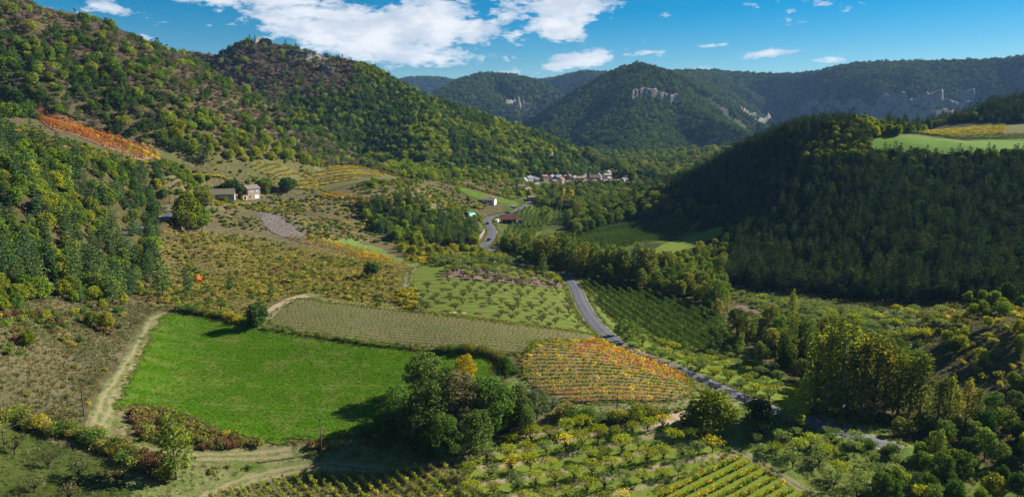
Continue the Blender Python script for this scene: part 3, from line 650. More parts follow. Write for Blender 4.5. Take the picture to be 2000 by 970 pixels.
def build(name, pm, wood, leaf):
    """-> meshes: trunk, crown and both joined"""
    LV, LF, LT = pm.leaf_arrays() if pm.lc else (np.zeros((0, 3)), np.zeros((0, 4), int), np.zeros(0))
    if hasattr(pm, 'tw'):
        for a, b, wd in pm.tw:
            d = unit(b - a); s_ = unit(np.cross(d, pm.r.normal(size=a.shape))) * wd
            v = np.stack([a - s_, a + s_, b + s_ * .4, b - s_ * .4], 1).reshape(-1, 3)
            LF = np.concatenate([LF, np.arange(len(v)).reshape(-1, 4) + len(LV)]); LV = np.concatenate([LV, v]); LT = np.concatenate([LT, pm.r.random(len(a))])
    out = {}
    if pm.wv:
        WV = np.concatenate(pm.wv); WF = np.concatenate(pm.wf)
        out['trunk'] = mesh_from(name + '_trunk', WV, [WF], wood)
    else: WV = np.zeros((0, 3)); WF = np.zeros((0, 4), int)
    if len(LF): out['crown'] = mesh_from(name + '_crown', LV, [LF], leaf, tint=LT)
    out['all'] = mesh_from(name, np.concatenate([WV, LV]), [np.concatenate([WF, LF + len(WV)])], [wood, leaf],
                           midx=np.concatenate([np.zeros(len(WF)), np.ones(len(LF))]), tint=np.concatenate([np.full(len(WF), .5), LT]))
    out['arr'] = (np.concatenate([WV, LV]), np.concatenate([WF, LF + len(WV)]), np.concatenate([np.zeros(len(WF)), np.ones(len(LF))]), np.concatenate([np.full(len(WF), .5), LT]), wood, leaf)
    return out
def broad(seed, h=8., w_=6., base=.1, ncl=34, nl=60, ls=.5, cr=.30, flat=.85, lean=0.):
    p = PM(seed); r = p.r; top = np.array([r.normal(0, .3), r.normal(0, .3), h * .7])
    p.tube(np.array([[0, 0, -.4], [0, 0, h * .1], top * [.5, .5, .5], top]), [h * .028, h * .022, h * .016, h * .008], 6)
    zc = h * (base + (1 - base) * .46); rz_ = h * (1 - base) * .5; sq = r.uniform(.8, 1.2, 2); lob = r.uniform(0, 6.28, 3)
    for i in range(ncl):
        f = (i + .5) / ncl; dz = 1 - 1.75 * f; rr = math.sqrt(max(0, 1 - dz * dz * .96)); a = i * 2.39996 + r.normal(0, .35)
        q_ = r.uniform(.62, .92) * (1 + .16 * math.sin(a * 2 + lob[0]) + .10 * math.sin(a * 3 + lob[1]))
        c = np.array([math.cos(a) * rr * w_ * .5 * q_ * sq[0], math.sin(a) * rr * w_ * .5 * q_ * sq[1], zc + dz * rz_ * (.80 + .2 * r.random())])
        k = w_ * cr * r.uniform(.75, 1.35) * .5; p.leaves(c, (k, k, k * flat), int(nl * (k / (w_ * cr * .5)) ** 2), ls, .85, .3)
        if i % 4 == 0: p.limb((0, 0, h * base * .9 + h * .12 * r.random()), c, h * .010, h * .003)
    p.leaves((0, 0, zc), (w_ * .33, w_ * .33, rz_ * .62), int(ncl * nl * .10), ls * 1.25, .6, .1)
    return p
def pine(seed, h=11., w_=6.5, nl=26, ls=.5, bare=.14, lv=10, upsw=.12):
    p = PM(seed); r = p.r; p.tube([[0, 0, -.4], [r.normal(0, .1), 0, h * .5], [r.normal(0, .15), 0, h]], [h * .022, h * .014, h * .003], 6)
    for i in range(lv):
        f = i / (lv - 1.0); z = h * (bare + (1 - bare) * f); R = w_ * .5 * (1 - f * .93) ** .62 * (.65 + .5 * r.random()) * (1 if f > .12 else .75) + .25
        nb = max(3, int(6 * (1 - .5 * f))); a0 = r.random() * 6.28
        for b in range(nb):
            a = a0 + b * 6.283 / nb + r.normal(0, .25); L = R * r.uniform(.65, 1.15)
            e = np.array([math.cos(a) * L, math.sin(a) * L, z + L * upsw]); p.limb((0, 0, z), e, h * .005, h * .0015, .05, 3)
            for q_ in (.5, .85):
                c = np.array([0, 0, z]) * (1 - q_) + e * q_; k = max(.38, L * .36)
                p.leaves(c + r.normal(0, .1, 3), (k, k, k * .62), max(7, int(nl * min(1.3, k))), ls, .5, .5, .42, .3)
    p.leaves((0, 0, h * .98), (.35, .35, .7), int(nl * .6), ls * .9, .5, .3, .4, .2)
    return p
def poplar(seed, h=15., w_=5., nb=26, nl=44, ls=.5):
    p = PM(seed); r = p.r; p.tube([[0, 0, -.4], [0, 0, h * .5], [r.normal(0, .2), r.normal(0, .2), h * .97]], [h * .018, h * .012, h * .003], 6)
    for i in range(nb):
        f = (i + r.random()) / nb; z = h * (.03 + .83 * f); a = i * 2.4 + r.normal(0, .3); L = w_ * .5 * (math.sin(min(1, f * 1.0 + .38) * math.pi * .62)) * r.uniform(.5, 1.1) * (1.05 - .55 * f)
        e = np.array([math.cos(a) * L, math.sin(a) * L, z + h * .10 + L * .6]); p.limb((0, 0, z), e, h * .005, h * .002, .05, 3)
        k = w_ * .14 * r.uniform(.8, 1.3); c = np.array([0, 0, z]) * .25 + e * .75
        p.leaves(c, (k, k, k * 2.2), nl, ls, .6, .1, .6, .35)
    return p
def fruit(seed, h=4.2, w_=5.0, nl=44, ls=.36, ncl=18, trunk=.28, thin=False):
    p = PM(seed); r = p.r; s0 = np.array([r.normal(0, .1), r.normal(0, .1), h * trunk]); p.tube([[0, 0, -.3], s0 * [.5, .5, .5], s0], [.17, .13, .12], 6)
    for i in range(ncl):
        a = i * 2.4 + r.normal(0, .4); q_ = math.sqrt((i + .6) / ncl); R = w_ * .5 * q_ * r.uniform(.75, 1.05)
        e = np.array([math.cos(a) * R, math.sin(a) * R, h * (.62 + .34 * (1 - q_ * .65) * r.uniform(.75, 1.1))]); p.limb(s0, e, .07, .02, .08, 4)
        k = w_ * .155 * r.uniform(.7, 1.3)
        if thin:
            m = 6; a_ = np.repeat(e[None], m, 0) * r.uniform(.7, 1., (m, 1)); b_ = a_ + r.normal(0, .32, (m, 3)) + [0, 0, .45]; p.long_cards(a_, b_, .03)
        p.leaves(e + [0, 0, k * .2], (k * 1.1, k * 1.1, k * .8), nl if not thin else nl // 3, ls, .6, .35, .55, .3)
    return p
def bush(seed, h=1.6, w_=2.2, ncl=9, nl=36, ls=.28, rough=1.0):
    p = PM(seed); r = p.r
    for i in range(ncl):
        a = r.random() * 6.28; R = w_ * .34 * math.sqrt(r.random()) * rough; k = w_ * .24 * r.uniform(.7, 1.25); c = np.array([math.cos(a) * R, math.sin(a) * R, max(k * .35, (h - k) * r.uniform(.25, .95) * (1 - .4 * R / w_))])
        p.leaves(c, (k, k, k * .85), nl, ls, .7, .35, .6, .4)
    return p
def bare_tree(seed, h=4.5, w_=4.6, n=320, wd=.06):
    p = PM(seed); r = p.r; p.tube([[0, 0, -.3], [0, 0, h * .4], [r.normal(0, .2), 0, h * .8]], [.10, .07, .02], 4)
    for i in range(7):
        a = r.random() * 6.28; L = w_ * .4 * r.uniform(.6, 1.); p.limb((0, 0, h * r.uniform(.15, .5)), (math.cos(a) * L, math.sin(a) * L, h * r.uniform(.55, .9)), .05, .012, .08, 3)
    d = unit(r.normal(size=(n, 3))); d[:, 2] = np.abs(d[:, 2]); q_ = r.uniform(.35, .8, (n, 1)); a_ = d * q_ * [w_ * .5, w_ * .5, h * .5] + [0, 0, h * .35]
    b_ = a_ + d * [.5, .5, .35] * h * .22 + r.normal(0, .22, (n, 3)) + [0, 0, .35]; p.long_cards(a_, b_, wd)
    return p
def vine(seed, h=1.35, nl=52, ls=.25, wd=.70):
    p = PM(seed); r = p.r; p.tube([[0, 0, -.2], [r.normal(0, .04), 0, .3], [r.normal(0, .06), 0, .55]], [.05, .04, .03], 4); p.tube([[.12, 0, -.2], [.12, 0, h * 1.02]], [.022, .02], 3)
    for i in range(4):
        c = np.array([r.normal(0, .22), r.normal(0, .12), h * r.uniform(.5, .9)]); p.leaves(c, (wd * .7, .30, h * .26), nl // 3, ls, .6, .4, .7, .2)
    return p
def tree_row_chunk(seed, L=3.0, h=3.1, wd=1.15, n=260, ls=.30):
    p = PM(seed); r = p.r; p.tube([[0, 0, -.3], [r.normal(0, .05), 0, h * .5], [0, 0, h * .93]], [.07, .05, .015], 4)
    for i in range(9):
        z = h * (.25 + .66 * i / 8); f = 1 - .35 * i / 8; c = np.array([r.normal(0, L * .16), r.normal(0, .1), z]); p.leaves(c, (L * .42 * f + .15, wd * .42 * f + .1, h * .11), n // 9, ls, .6, .35, .6, .3)
    return p
def tuft(seed):
    p = PM(seed); r = p.r; n = 16; a = np.column_stack([r.normal(0, .22, n), r.normal(0, .22, n), np.zeros(n) - .05]); b = a + np.column_stack([r.normal(0, .16, n), r.normal(0, .16, n), r.uniform(.25, .6, n)]); p.long_cards(a, b, .05)
    return p
SPEC = {}
def species(key, fn, seeds, wood, leaf, **kw): SPEC[key] = [build('%s_%d' % (key, i), fn(s, **kw), wood, leaf) for i, s in enumerate(seeds)]
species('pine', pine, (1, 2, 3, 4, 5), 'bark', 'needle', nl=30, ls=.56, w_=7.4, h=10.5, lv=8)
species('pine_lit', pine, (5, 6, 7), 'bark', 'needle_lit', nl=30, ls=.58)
species('pine_small', pine, (8, 9), 'bark', 'needle_lit', h=6., w_=4.4, nl=26, ls=.62, lv=6, bare=.12)
species('oak', broad, (11, 12, 13, 14), 'bark', 'oak_leaf', h=7., w_=6., nl=64, ls=.48, base=.15)
species('oak_gold', broad, (15, 16, 17), 'bark', 'oak_gold', h=6.5, w_=5.6, nl=64, ls=.46, base=.12)
species('oak_dark', broad, (18, 19, 20), 'bark', 'oak_dark', h=7., w_=6., nl=64, ls=.50, base=.15)
species('oak_small', broad, (21, 22, 23), 'bark', 'oak_leaf', h=5., w_=5.2, nl=40, ls=.62, ncl=16, cr=.40, base=.08)
species('oak_small_gold', broad, (24, 25), 'bark', 'oak_gold', h=5., w_=5.0, nl=40, ls=.62, ncl=16, cr=.40, base=.08)
species('oak_small_dark', broad, (26, 27), 'bark', 'oak_dark', h=5., w_=5.2, nl=40, ls=.62, ncl=16, cr=.40, base=.08)
species('far_tree', broad, (28, 29, 30), 'bark', 'far_leaf', h=9., w_=9.5, nl=22, ls=1.7, ncl=12, cr=.5, base=.0)
species('bare', bare_tree, (31, 32, 33), 'bark_grey', 'twig')
species('river', broad, (34, 35, 36, 37), 'bark', 'river_leaf', h=11., w_=7., nl=70, ls=.52, ncl=34, base=.12, cr=.27)
species('poplar', poplar, (38, 39, 40), 'bark_grey', 'poplar_leaf')
species('poplar_gold', poplar, (41,), 'bark_grey', 'poplar_gold', h=14., w_=3.2, nb=24)
species('fruit', fruit, (42, 43, 44, 45), 'bark_dark', 'fruit_leaf'); species('fruit_yellow', fruit, (46, 47), 'bark_dark', 'fruit_yellow', nl=18)
species('fruit_olive', fruit, (48, 49, 50), 'bark_dark', 'fruit_olive', nl=30); species('fruit_dull', fruit, (51, 52, 53), 'bark_dark', 'fruit_dull', h=3.4, w_=4.2, thin=True)
for k_, m_ in (('olive', 'scrub_olive'), ('gold', 'scrub_gold'), ('rust', 'scrub_rust'), ('green', 'scrub_green')): species('bush_' + k_, bush, (54, 55, 56), 'bark', m_)
for k_, m_, n_ in (('gold', 'vine_gold', 54), ('orange', 'vine_orange', 60), ('rose', 'vine_rose', 60), ('green', 'vine_green', 60), ('brown', 'vine_brown', 48), ('red', 'vine_red', 60)): species('vine_' + k_, vine, (57, 58, 59), 'bark_dark', m_, nl=n_)
for k_, m_ in (('olive', 'scrub_olive'), ('gold', 'scrub_gold'), ('rust', 'scrub_rust'), ('green', 'scrub_green')): species('thicket_' + k_, bush, (74, 75, 76), 'bark', m_, h=3.2, w_=4.4, ncl=17, nl=95, ls=.30)
species('apple', tree_row_chunk, (60, 61, 62), 'bark', 'apple_leaf'); species('tuft', tuft, (63, 64), 'bark', 'tuft')
leaf_mat('crop_blade', [(.038, .092, .003), (.047, .106, .0035), (.066, .11, .007)], .3)
leaf_mat('tuft_pale', [(.165, .14, .045), (.135, .128, .034), (.185, .145, .055), (.11, .12, .028)], .3)
species('tuft_pale', tuft, (67, 68), 'bark', 'tuft_pale')
species('young', poplar, (210, 211), 'bark_grey', 'poplar_leaf', h=8., w_=4.4, nb=22, nl=52, ls=.42)
species('crop', tuft, (65, 66), 'bark', 'crop_blade')
print('species', time.time() - T0, sum(len(m.polygons) for v in SPEC.values() for d in v for kk, m in d.items() if kk != 'arr'))

# ------------------------------------------------------------------ placing
def pick(key): return SPEC[key][rng.integers(len(SPEC[key]))]
def tree(key, x, y, sc, label, cat='tree', group=None, name='tree', z=None, rz=None, sz=None, var=None):
    m = pick(key) if var is None else SPEC[key][var]
    z = float(hgt(x, y)) if z is None else z
    e = obj(name, None, loc=(x, y, z), rz=rng.random() * 6.28 if rz is None else rz, sc=sc if sz is None else (sc, sc, sz), label=label, category=cat, group=group)
    e.empty_display_size = .5
    if 'trunk' in m: obj('trunk', m['trunk'], e)
    if 'crown' in m: obj('crown', m['crown'], e)
    return e
def shrub(key, x, y, sc, label, cat='bush', group=None, name='bush', sz=None):
    return obj(name, pick(key)['all'], loc=(x, y, float(hgt(x, y)) - .05), rz=rng.random() * 6.28, sc=sc if sz is None else (sc, sc, sz), label=label, category=cat, group=group)
def candidates(poly, space, dmin=0, dmax=1e9, show=8., jitter=.48, pad=0.6, avoid=True, field_ok=False):
    """jittered points of the ground that the photograph shows inside a pixel polygon"""
    poly = np.asarray(poly, float)
    if dmax > 1e8 or dmin == 0:
        H = hits(smooth_poly(np.clip(poly, [-400, 60], [2400, 1000]), 25, True)[::2]); rr_ = np.hypot(H[:, 0], H[:, 1])
        d0 = max(dmin, rr_.min() * .85 - 10); d1 = min(dmax, rr_.max() * 1.15 + 20)
    else: d0, d1 = dmin, dmax
    th = pix_ray(poly[:, 0], np.full(len(poly), 400.))[0]; t0, t1 = th.min() - .02, th.max() + .02
    x0 = min(d0 * math.sin(t0), d1 * math.sin(t0)); x1 = max(d0 * math.sin(t1), d1 * math.sin(t1))
    X, Y = np.meshgrid(np.arange(x0, x1, space), np.arange(d0 * .65, d1, space)); n = X.size
    X = X.ravel() + rng.uniform(-jitter, jitter, n) * space; Y = Y.ravel() + rng.uniform(-jitter, jitter, n) * space
    r = np.hypot(X, Y); k = (r > d0) & (r < d1); X, Y = X[k], Y[k]
    th = np.arctan2(X, Y); k = (th > t0) & (th < t1); X, Y = X[k], Y[k]
    Z = hgt(X, Y); px, py, dep = project(X, Y, Z); k = in_poly(px, py, poly) & (vis_drop(X, Y) < show)
    X, Y, Z, px, py = X[k], Y[k], Z[k], px[k], py[k]
    if avoid and len(X):
        k = ~near_lines(X, Y, list(ROADS.values()) + list(TRACKS.values()), pad + 1.0)
        if not field_ok:
            for B in FIELDS:
                lo, hi = B.min(0), B.max(0); c = (X > lo[0]) & (X < hi[0]) & (Y > lo[1]) & (Y < hi[1]) & k
                if c.any(): k[c] &= ~in_poly(X[c], Y[c], B)
        X, Y, Z, px, py = X[k], Y[k], Z[k], px[k], py[k]
    return X, Y, Z, px, py
GN = {}
def scatter(name, X, Y, Z, keys, sc, label, cat, szj=.2):
    """one object of kind stuff: uncountable plants, instanced on points; keys = species name per point"""
    ks = sorted(set(keys)); protos = []; start = {}
    cn = bpy.data.collections.new('plants_' + name)
    for k in ks:
        start[k] = len(protos)
        for d in SPEC[k]:
            o = bpy.data.objects.new('p%04d_%s' % (len(protos), name), d['all']); cn.objects.link(o); protos.append(o)
    pi = np.array([start[k] + rng.integers(len(SPEC[k])) for k in keys], np.int32); n = len(X)
    me = bpy.data.meshes.new(name); me.vertices.add(n); me.vertices.foreach_set('co', np.column_stack([X, Y, Z]).astype(np.float32).ravel())
    for nm, ty, v, fld in (('pi', 'INT', pi, 'value'), ('rz', 'FLOAT', rng.random(n).astype(np.float32) * 6.28, 'value')):
        a = me.attributes.new(nm, ty, 'POINT'); a.data.foreach_set(fld, v)
    s3 = np.column_stack([sc, sc, sc * rng.uniform(1 - szj, 1 + szj, n)]).astype(np.float32)
    a = me.attributes.new('s3', 'FLOAT_VECTOR', 'POINT'); a.data.foreach_set('vector', s3.ravel())
    o = obj(name, me, kind='stuff', label=label, category=cat)
    g = bpy.data.node_groups.new('scatter_' + name, 'GeometryNodeTree')
    g.interface.new_socket('Geometry', in_out='INPUT', socket_type='NodeSocketGeometry'); g.interface.new_socket('Geometry', in_out='OUTPUT', socket_type='NodeSocketGeometry')
    N = g.nodes; L = g.links; gi = N.new('NodeGroupInput'); go = N.new('NodeGroupOutput'); ip = N.new('GeometryNodeInstanceOnPoints')
    ci = N.new('GeometryNodeCollectionInfo'); ci.inputs['Collection'].default_value = cn; ci.inputs['Separate Children'].default_value = True; ci.inputs['Reset Children'].default_value = True
    def att(nm, ty):
        a = N.new('GeometryNodeInputNamedAttribute'); a.data_type = ty; a.inputs[0].default_value = nm; return a.outputs[0]
    cx = N.new('ShaderNodeCombineXYZ'); L.new(att('rz', 'FLOAT'), cx.inputs[2])
    L.new(gi.outputs[0], ip.inputs['Points']); L.new(ci.outputs[0], ip.inputs['Instance']); ip.inputs['Pick Instance'].default_value = True
    L.new(att('pi', 'INT'), ip.inputs['Instance Index']); L.new(cx.outputs[0], ip.inputs['Rotation']); L.new(att('s3', 'FLOAT_VECTOR'), ip.inputs['Scale'])
    L.new(ip.outputs[0], go.inputs[0]); md = o.modifiers.new('scatter', 'NODES'); md.node_group = g
    return o
def choose(n, weights):
    ks = list(weights); p = np.array([weights[k] for k in ks], float); return [ks[i] for i in rng.choice(len(ks), n, p=p / p.sum())]
def nearest_first(X, Y, limit):
    o = np.argsort(np.hypot(X, Y)); return o[:limit], o[limit:]

# ------------------------------------------------------------------ distant woods: nobody could count these
def slope_at(x, y):
    e = 4.0; return np.hypot(hgt(x + e, y) - hgt(x - e, y), hgt(x, y + e) - hgt(x, y - e)) / (2 * e)
ALL = [(-500, -900), (2500, -900), (2500, 420), (-500, 420)]
def wood(name, poly, space, d0, d1, size, keyf, label, show=9., keep=None, cat='wood', avoid=True):
    X, Y, Z, px, py = candidates(poly, space, d0, d1, show=show, avoid=avoid)
    st = slope_at(X, Y); k = (st < 1.15) | (px < 1180)
    if keep is not None: k &= keep(X, Y, px, py)
    X, Y, Z, px, py = X[k], Y[k], Z[k], px[k], py[k]; n = len(X)
    sc = (size[0] * .8 + (size[1] * 1.25 - size[0] * .8) * rng.random(n) ** 1.5) * (1 + .22 * fbm(X / 22, Y / 22, 2, 77))
    print(name, n); return scatter(name, X, Y, Z - .2, keyf(X, Y, px, py), sc, label, cat)
def mixf(w_): return lambda X, Y, px, py: choose(len(X), w_)
FARP = [(740, 100), (2100, 60), (2100, 420), (740, 345)]
wood('far_wood', FARP, 9.5, 2450, 5600, (.75, 1.3), mixf({'far_tree': 1}), 'blue green wood covering the farthest mountain ridge', avoid=False, show=12)
wood('mountain_wood', FARP, 7.2, 1330, 2450, (.62, 1.15), mixf({'far_tree': 1}), 'wood covering the pointed mountain beyond the village', avoid=False, show=12)
def keys_left(X, Y, px, py):
    f = fbm(X / 35, Y / 35, 3, 101); g = fbm(X / 60, Y / 60, 3, 102); u = rng.random(len(X)); out = []
    for a, b, i, j, q_ in zip(f, g, px, py, u):
        hi = j < 60 + .42 * max(i, 0)                   # upper, stony half
        if hi: w_ = {'bare': .70 + .3 * a, 'oak_small_dark': .20, 'oak_small': .12, 'pine_small': .12}
        elif i > 330 and j > 110: w_ = {'oak_small_gold': .34 + .2 * b, 'oak_small': .40, 'oak_small_dark': .16, 'bare': .06, 'pine_small': .10}
        else: w_ = {'pine_small': .42, 'oak_small_dark': .26, 'oak_small': .20, 'bare': .10}
        ks = list(w_); p_ = np.clip(np.array([w_[k] for k in ks]), .01, 1); out.append(ks[int(np.searchsorted(np.cumsum(p_ / p_.sum()), q_ * .999))])
    return out
wood('stony_slope_wood', [(-400, -900), (700, -300), (680, 300), (790, 348), (640, 328), (540, 318), (470, 316), (410, 305), (330, 296), (215, 262), (60, 232), (-400, 232)], 3.2, 320, 780, (.5, 1.0), keys_left,
     'thin wood of oak, pine and leafless scrub on the left hillside', show=6., keep=lambda X, Y, px, py: (fbm(X / 18, Y / 18, 3, 103) > np.where(py < 60 + .42 * px, -.5, -1.)) )
def keys_rock(X, Y, px, py):
    f = fbm(X / 45, Y / 45, 3, 111); u = rng.random(len(X)); out = []
    for a, i, j, q_ in zip(f, px, py, u):
        if i < 700 and j < 205 - abs(i - 530) * .15 and j > 85: w_ = {'bare': .82, 'oak_small_dark': .10, 'pine_small': .08, 'oak_small': .06}
        elif a > .12: w_ = {'oak_small_gold': .25, 'oak_small': .5, 'oak_small_dark': .25}
        else: w_ = {'pine_small': .35, 'oak_small_dark': .4, 'oak_small': .22}
        ks = list(w_); p_ = np.array([w_[k] for k in ks]); out.append(ks[int(np.searchsorted(np.cumsum(p_ / p_.sum()), q_ * .999))])
    return out
wood('rocky_hill_wood', [(150, 40), (520, 40), (800, 130), (1240, 300), (1240, 348), (1000, 346), (870, 350), (760, 330), (600, 260), (300, 90)], 3.9, 740, 1300, (.65, 1.15), keys_rock,
     'green wood on the long hill below the rocky summit', keep=lambda X, Y, px, py: ~((px > 480) & (px < 640) & (py < 118) & (fbm(X / 14, Y / 14, 3, 104) > .12)))
wood('spur_foot_wood', [(760, 318), (900, 325), (1040, 342), (1010, 352), (860, 352), (790, 352), (740, 345)], 4.6, 560, 850, (.6, 1.1), mixf({'oak_small': .5, 'oak_small_dark': .2, 'oak_small_gold': .2, 'bush_olive': .1}), 'low green wood at the foot of the rocky hill')
wood('valley_wood', [(1130, 300), (1420, 255), (1440, 330), (1300, 372), (1180, 345)], 5.2, 840, 1400, (.9, 1.5), mixf({'oak': .3, 'oak_dark': .5, 'river': .2}), 'dark wood in the valley beyond the village')
wood('right_top_wood', [(1730, 200), (2200, 120), (2200, 250), (2000, 238), (1860, 240), (1790, 262), (1730, 262)], 4.2, 560, 900, (.65, 1.0), mixf({'pine': .5, 'oak_dark': .35, 'oak': .15}), 'dark wood on the slope behind the plateau fields')

# ------------------------------------------------------------------ woods whose trees can be told apart
ORD = 'first second third fourth fifth sixth seventh eighth ninth tenth eleventh twelfth thirteenth fourteenth fifteenth sixteenth seventeenth eighteenth nineteenth twentieth'.split()
def nth(i): return ORD[i] if i < 20 else 'twenty-' + ORD[i - 20] if i < 29 else 'thirtieth' if i == 29 else 'thirty-' + ORD[i - 30] if i < 39 else 'far'
def where(v, lo, hi, names):
    f = (v - lo) / max(hi - lo, 1e-6); return names[min(len(names) - 1, int(f * len(names)))]
def grove(poly, space, limit, size, weights, label, group, rest=None, rest_label=None, d0=0, d1=1e9, keep=None, name=None, show=8., cat='tree', field_ok=False, keyf=None):
    X, Y, Z, px, py = candidates(poly, space, d0, d1, show=show, field_ok=field_ok)
    if keep is not None:
        k = keep(X, Y, px, py); X, Y, Z, px, py = X[k], Y[k], Z[k], px[k], py[k]
    ks = keyf(X, Y, px, py) if keyf else choose(len(X), weights); sc = rng.uniform(size[0], size[1], len(X))
    if any(k.startswith('bush') for k in ks): sc = np.array([s if k.startswith('bush') else .45 + .35 * (s - size[0]) / (size[1] - size[0]) for s, k in zip(sc, ks)])
    a, b = nearest_first(X, Y, limit); pxa, pxb, pya, pyb = (px[a].min(), px[a].max(), py[a].min(), py[a].max()) if len(a) else (0, 1, 0, 1)
    rest = rest or group.replace(' ', '_').replace('trees_', 'wood_').replace('bushes_', 'scrub_'); rest_label = rest_label or 'further plants ' + label
    for i in a:
        k = ks[i]; s = sc[i]
        kind = 'pine_tree' if k.startswith('pine') else 'poplar_tree' if k.startswith('poplar') else 'bush' if k.startswith('bush') else 'leafless_tree' if k == 'bare' else (name or 'oak_tree')
        words = {'pine_tree': 'dark pine', 'poplar_tree': 'upright poplar', 'leafless_tree': 'leafless grey tree'}.get(kind)
        col = {'oak': 'round green', 'oak_gold': 'yellow green', 'oak_dark': 'dark green', 'river': 'tall leafy', 'oak_small': 'low green', 'bush_olive': 'olive brown', 'bush_gold': 'yellow', 'bush_rust': 'rust red', 'bush_green': 'green'}.get(k, 'green')
        size_w = where(s, size[0], size[1], ('small', 'medium', 'large')); pos = where(px[i], pxa, pxb, ('far left', 'left', 'centre', 'right', 'far right')) + where(py[i], pya, pyb, (' top', ' upper', ' middle', ' lower', ' bottom'))
        lb = size_w + ' ' + (words or col + (' bush' if kind == 'bush' else ' tree')) + ' ' + label + ', ' + pos
        if kind == 'bush': shrub(k, X[i], Y[i], s, lb, group=group)
        else: tree(k, X[i], Y[i], s, lb, group=group, name=kind, cat='tree', sz=s * rng.uniform(.85, 1.2))
    if len(b): scatter(rest, X[b], Y[b], Z[b] - .1, [ks[i] for i in b], sc[b], rest_label, 'wood' if 'wood' in rest else 'scrub')
    print(rest or label, len(a), len(b))
grove([(-80, 250), (60, 283), (150, 308), (260, 335), (322, 352), (322, 400), (305, 445), (318, 520), (262, 585), (150, 600), (60, 600), (-80, 620)], 3.7, 230, (.48, 1.02), {'pine_lit': .54, 'oak': .24, 'oak_dark': .06, 'oak_gold': .16},
      'in the near wood on the left slope', 'trees of the near left wood', 'left_wood', 'mixed wood high on the left slope below the red vineyard', show=9)
grove([(-80, 228), (60, 250), (150, 281), (250, 308), (330, 328), (330, 358), (150, 324), (-80, 292)], 2.4, 14, (.7, 1.8), {'bush_green': .5, 'bush_olive': .4, 'bush_gold': .1}, 'below the red vineyard', 'bushes below the red vineyard')
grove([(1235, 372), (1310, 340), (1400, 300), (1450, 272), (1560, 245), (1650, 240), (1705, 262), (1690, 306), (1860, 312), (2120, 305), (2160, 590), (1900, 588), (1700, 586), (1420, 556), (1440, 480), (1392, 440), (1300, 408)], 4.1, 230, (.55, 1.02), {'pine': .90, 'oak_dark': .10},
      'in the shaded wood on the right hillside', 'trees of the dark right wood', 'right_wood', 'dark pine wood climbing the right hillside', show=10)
grove([(1640, 248), (1730, 240), (1760, 262), (1700, 300), (1730, 312), (1560, 330), (1560, 290)], 5.0, 12, (.75, 1.15), {'oak_gold': .5, 'oak': .5}, 'at the edge of the plateau field', 'trees at the plateau edge', 'plateau_wood', 'green oak wood beside the plateau field')
grove([(1700, 308), (1850, 310), (2060, 306), (2060, 330), (1700, 330)], 5.0, 20, (.7, 1.0), {'oak': .5, 'oak_dark': .5}, 'along the front edge of the plateau field', 'trees along the plateau rim')
grove([(700, 402), (800, 395), (880, 420), (935, 452), (930, 482), (860, 480), (760, 472), (720, 440)], 4.6, 60, (.6, 1.05), {'pine_lit': .5, 'oak': .35, 'oak_gold': .15}, 'in the copse left of the road bend', 'trees of the copse by the bend', 'copse_wood', 'copse of pine and oak left of the road bend')
grove([(1030, 395), (1110, 365), (1240, 362), (1300, 375), (1400, 430), (1370, 428), (1300, 420), (1200, 440), (1120, 470), (1100, 412), (1060, 405)], 5.0, 40, (.65, 1.05), {'river': .45, 'oak_dark': .35, 'oak': .2}, 'in the valley wood below the village', 'trees below the village', 'village_wood', 'dark wood in the valley floor below the village', d1=900)
RVK = {'river': .60, 'oak_dark': .2, 'poplar': .14, 'oak_gold': .06}
grove([(968, 482), (1010, 476), (1060, 484), (1115, 506), (1130, 545), (1085, 529), (1000, 506)], 4.8, 60, (.55, .95), RVK, 'in the riverside wood by the road', 'trees of the riverside wood', 'riverside_wood', 'riverside wood where the road bends', name='river_tree')
grove([(1115, 518), (1200, 528), (1290, 538), (1420, 552), (1425, 640), (1390, 612), (1290, 577), (1140, 547)], 4.8, 110, (.5, .9), RVK, 'in the tree belt beyond the clipped rows', 'trees of the stream belt', 'stream_belt_wood', 'tree belt along the stream', name='river_tree')
grove([(1285, 512), (1350, 492), (1430, 470), (1445, 550), (1300, 535)], 4.6, 40, (.45, .75), {'oak_gold': .5, 'oak': .3, 'river': .2}, 'on the slope above the stream', 'trees above the stream', name='slope_tree')
grove([(1430, 640), (1500, 640), (1580, 650), (1640, 660), (1720, 700), (1800, 740), (1760, 810), (1640, 820), (1560, 770), (1500, 730), (1440, 700)], 6.6, 44, (.62, 1.0), {'river': .6, 'oak_dark': .2, 'poplar': .2}, 'among the poplars by the stream on the right', 'trees by the right stream', name='river_tree')
grove([(1640, 850), (1760, 850), (1900, 820), (2060, 760), (2060, 1000), (1700, 1000), (1780, 900)], 5.6, 60, (.50, .85), {'river': .3, 'oak_dark': .4, 'oak': .2, 'oak_gold': .1}, 'in the lower right corner wood', 'trees of the corner wood', name='hedge_tree')
grove([(1780, 610), (1880, 590), (2060, 560), (2060, 760), (1900, 760), (1860, 700), (1830, 650)], 4.4, 40, (.6, 1.7), {'bush_olive': .5, 'bush_gold': .25, 'oak_gold': .12, 'oak': .13}, 'on the bank at the right edge', 'scrub on the right bank', 'bank_scrub', 'scrub on the right bank')
grove([(1570, 806), (1680, 815), (1800, 812), (1900, 828), (1900, 845), (1760, 838), (1660, 832)], 2.6, 20, (.8, 2.0), {'bush_green': .5, 'bush_olive': .4, 'bush_gold': .1}, 'under the poplars behind the parapet', 'bushes under the poplars')
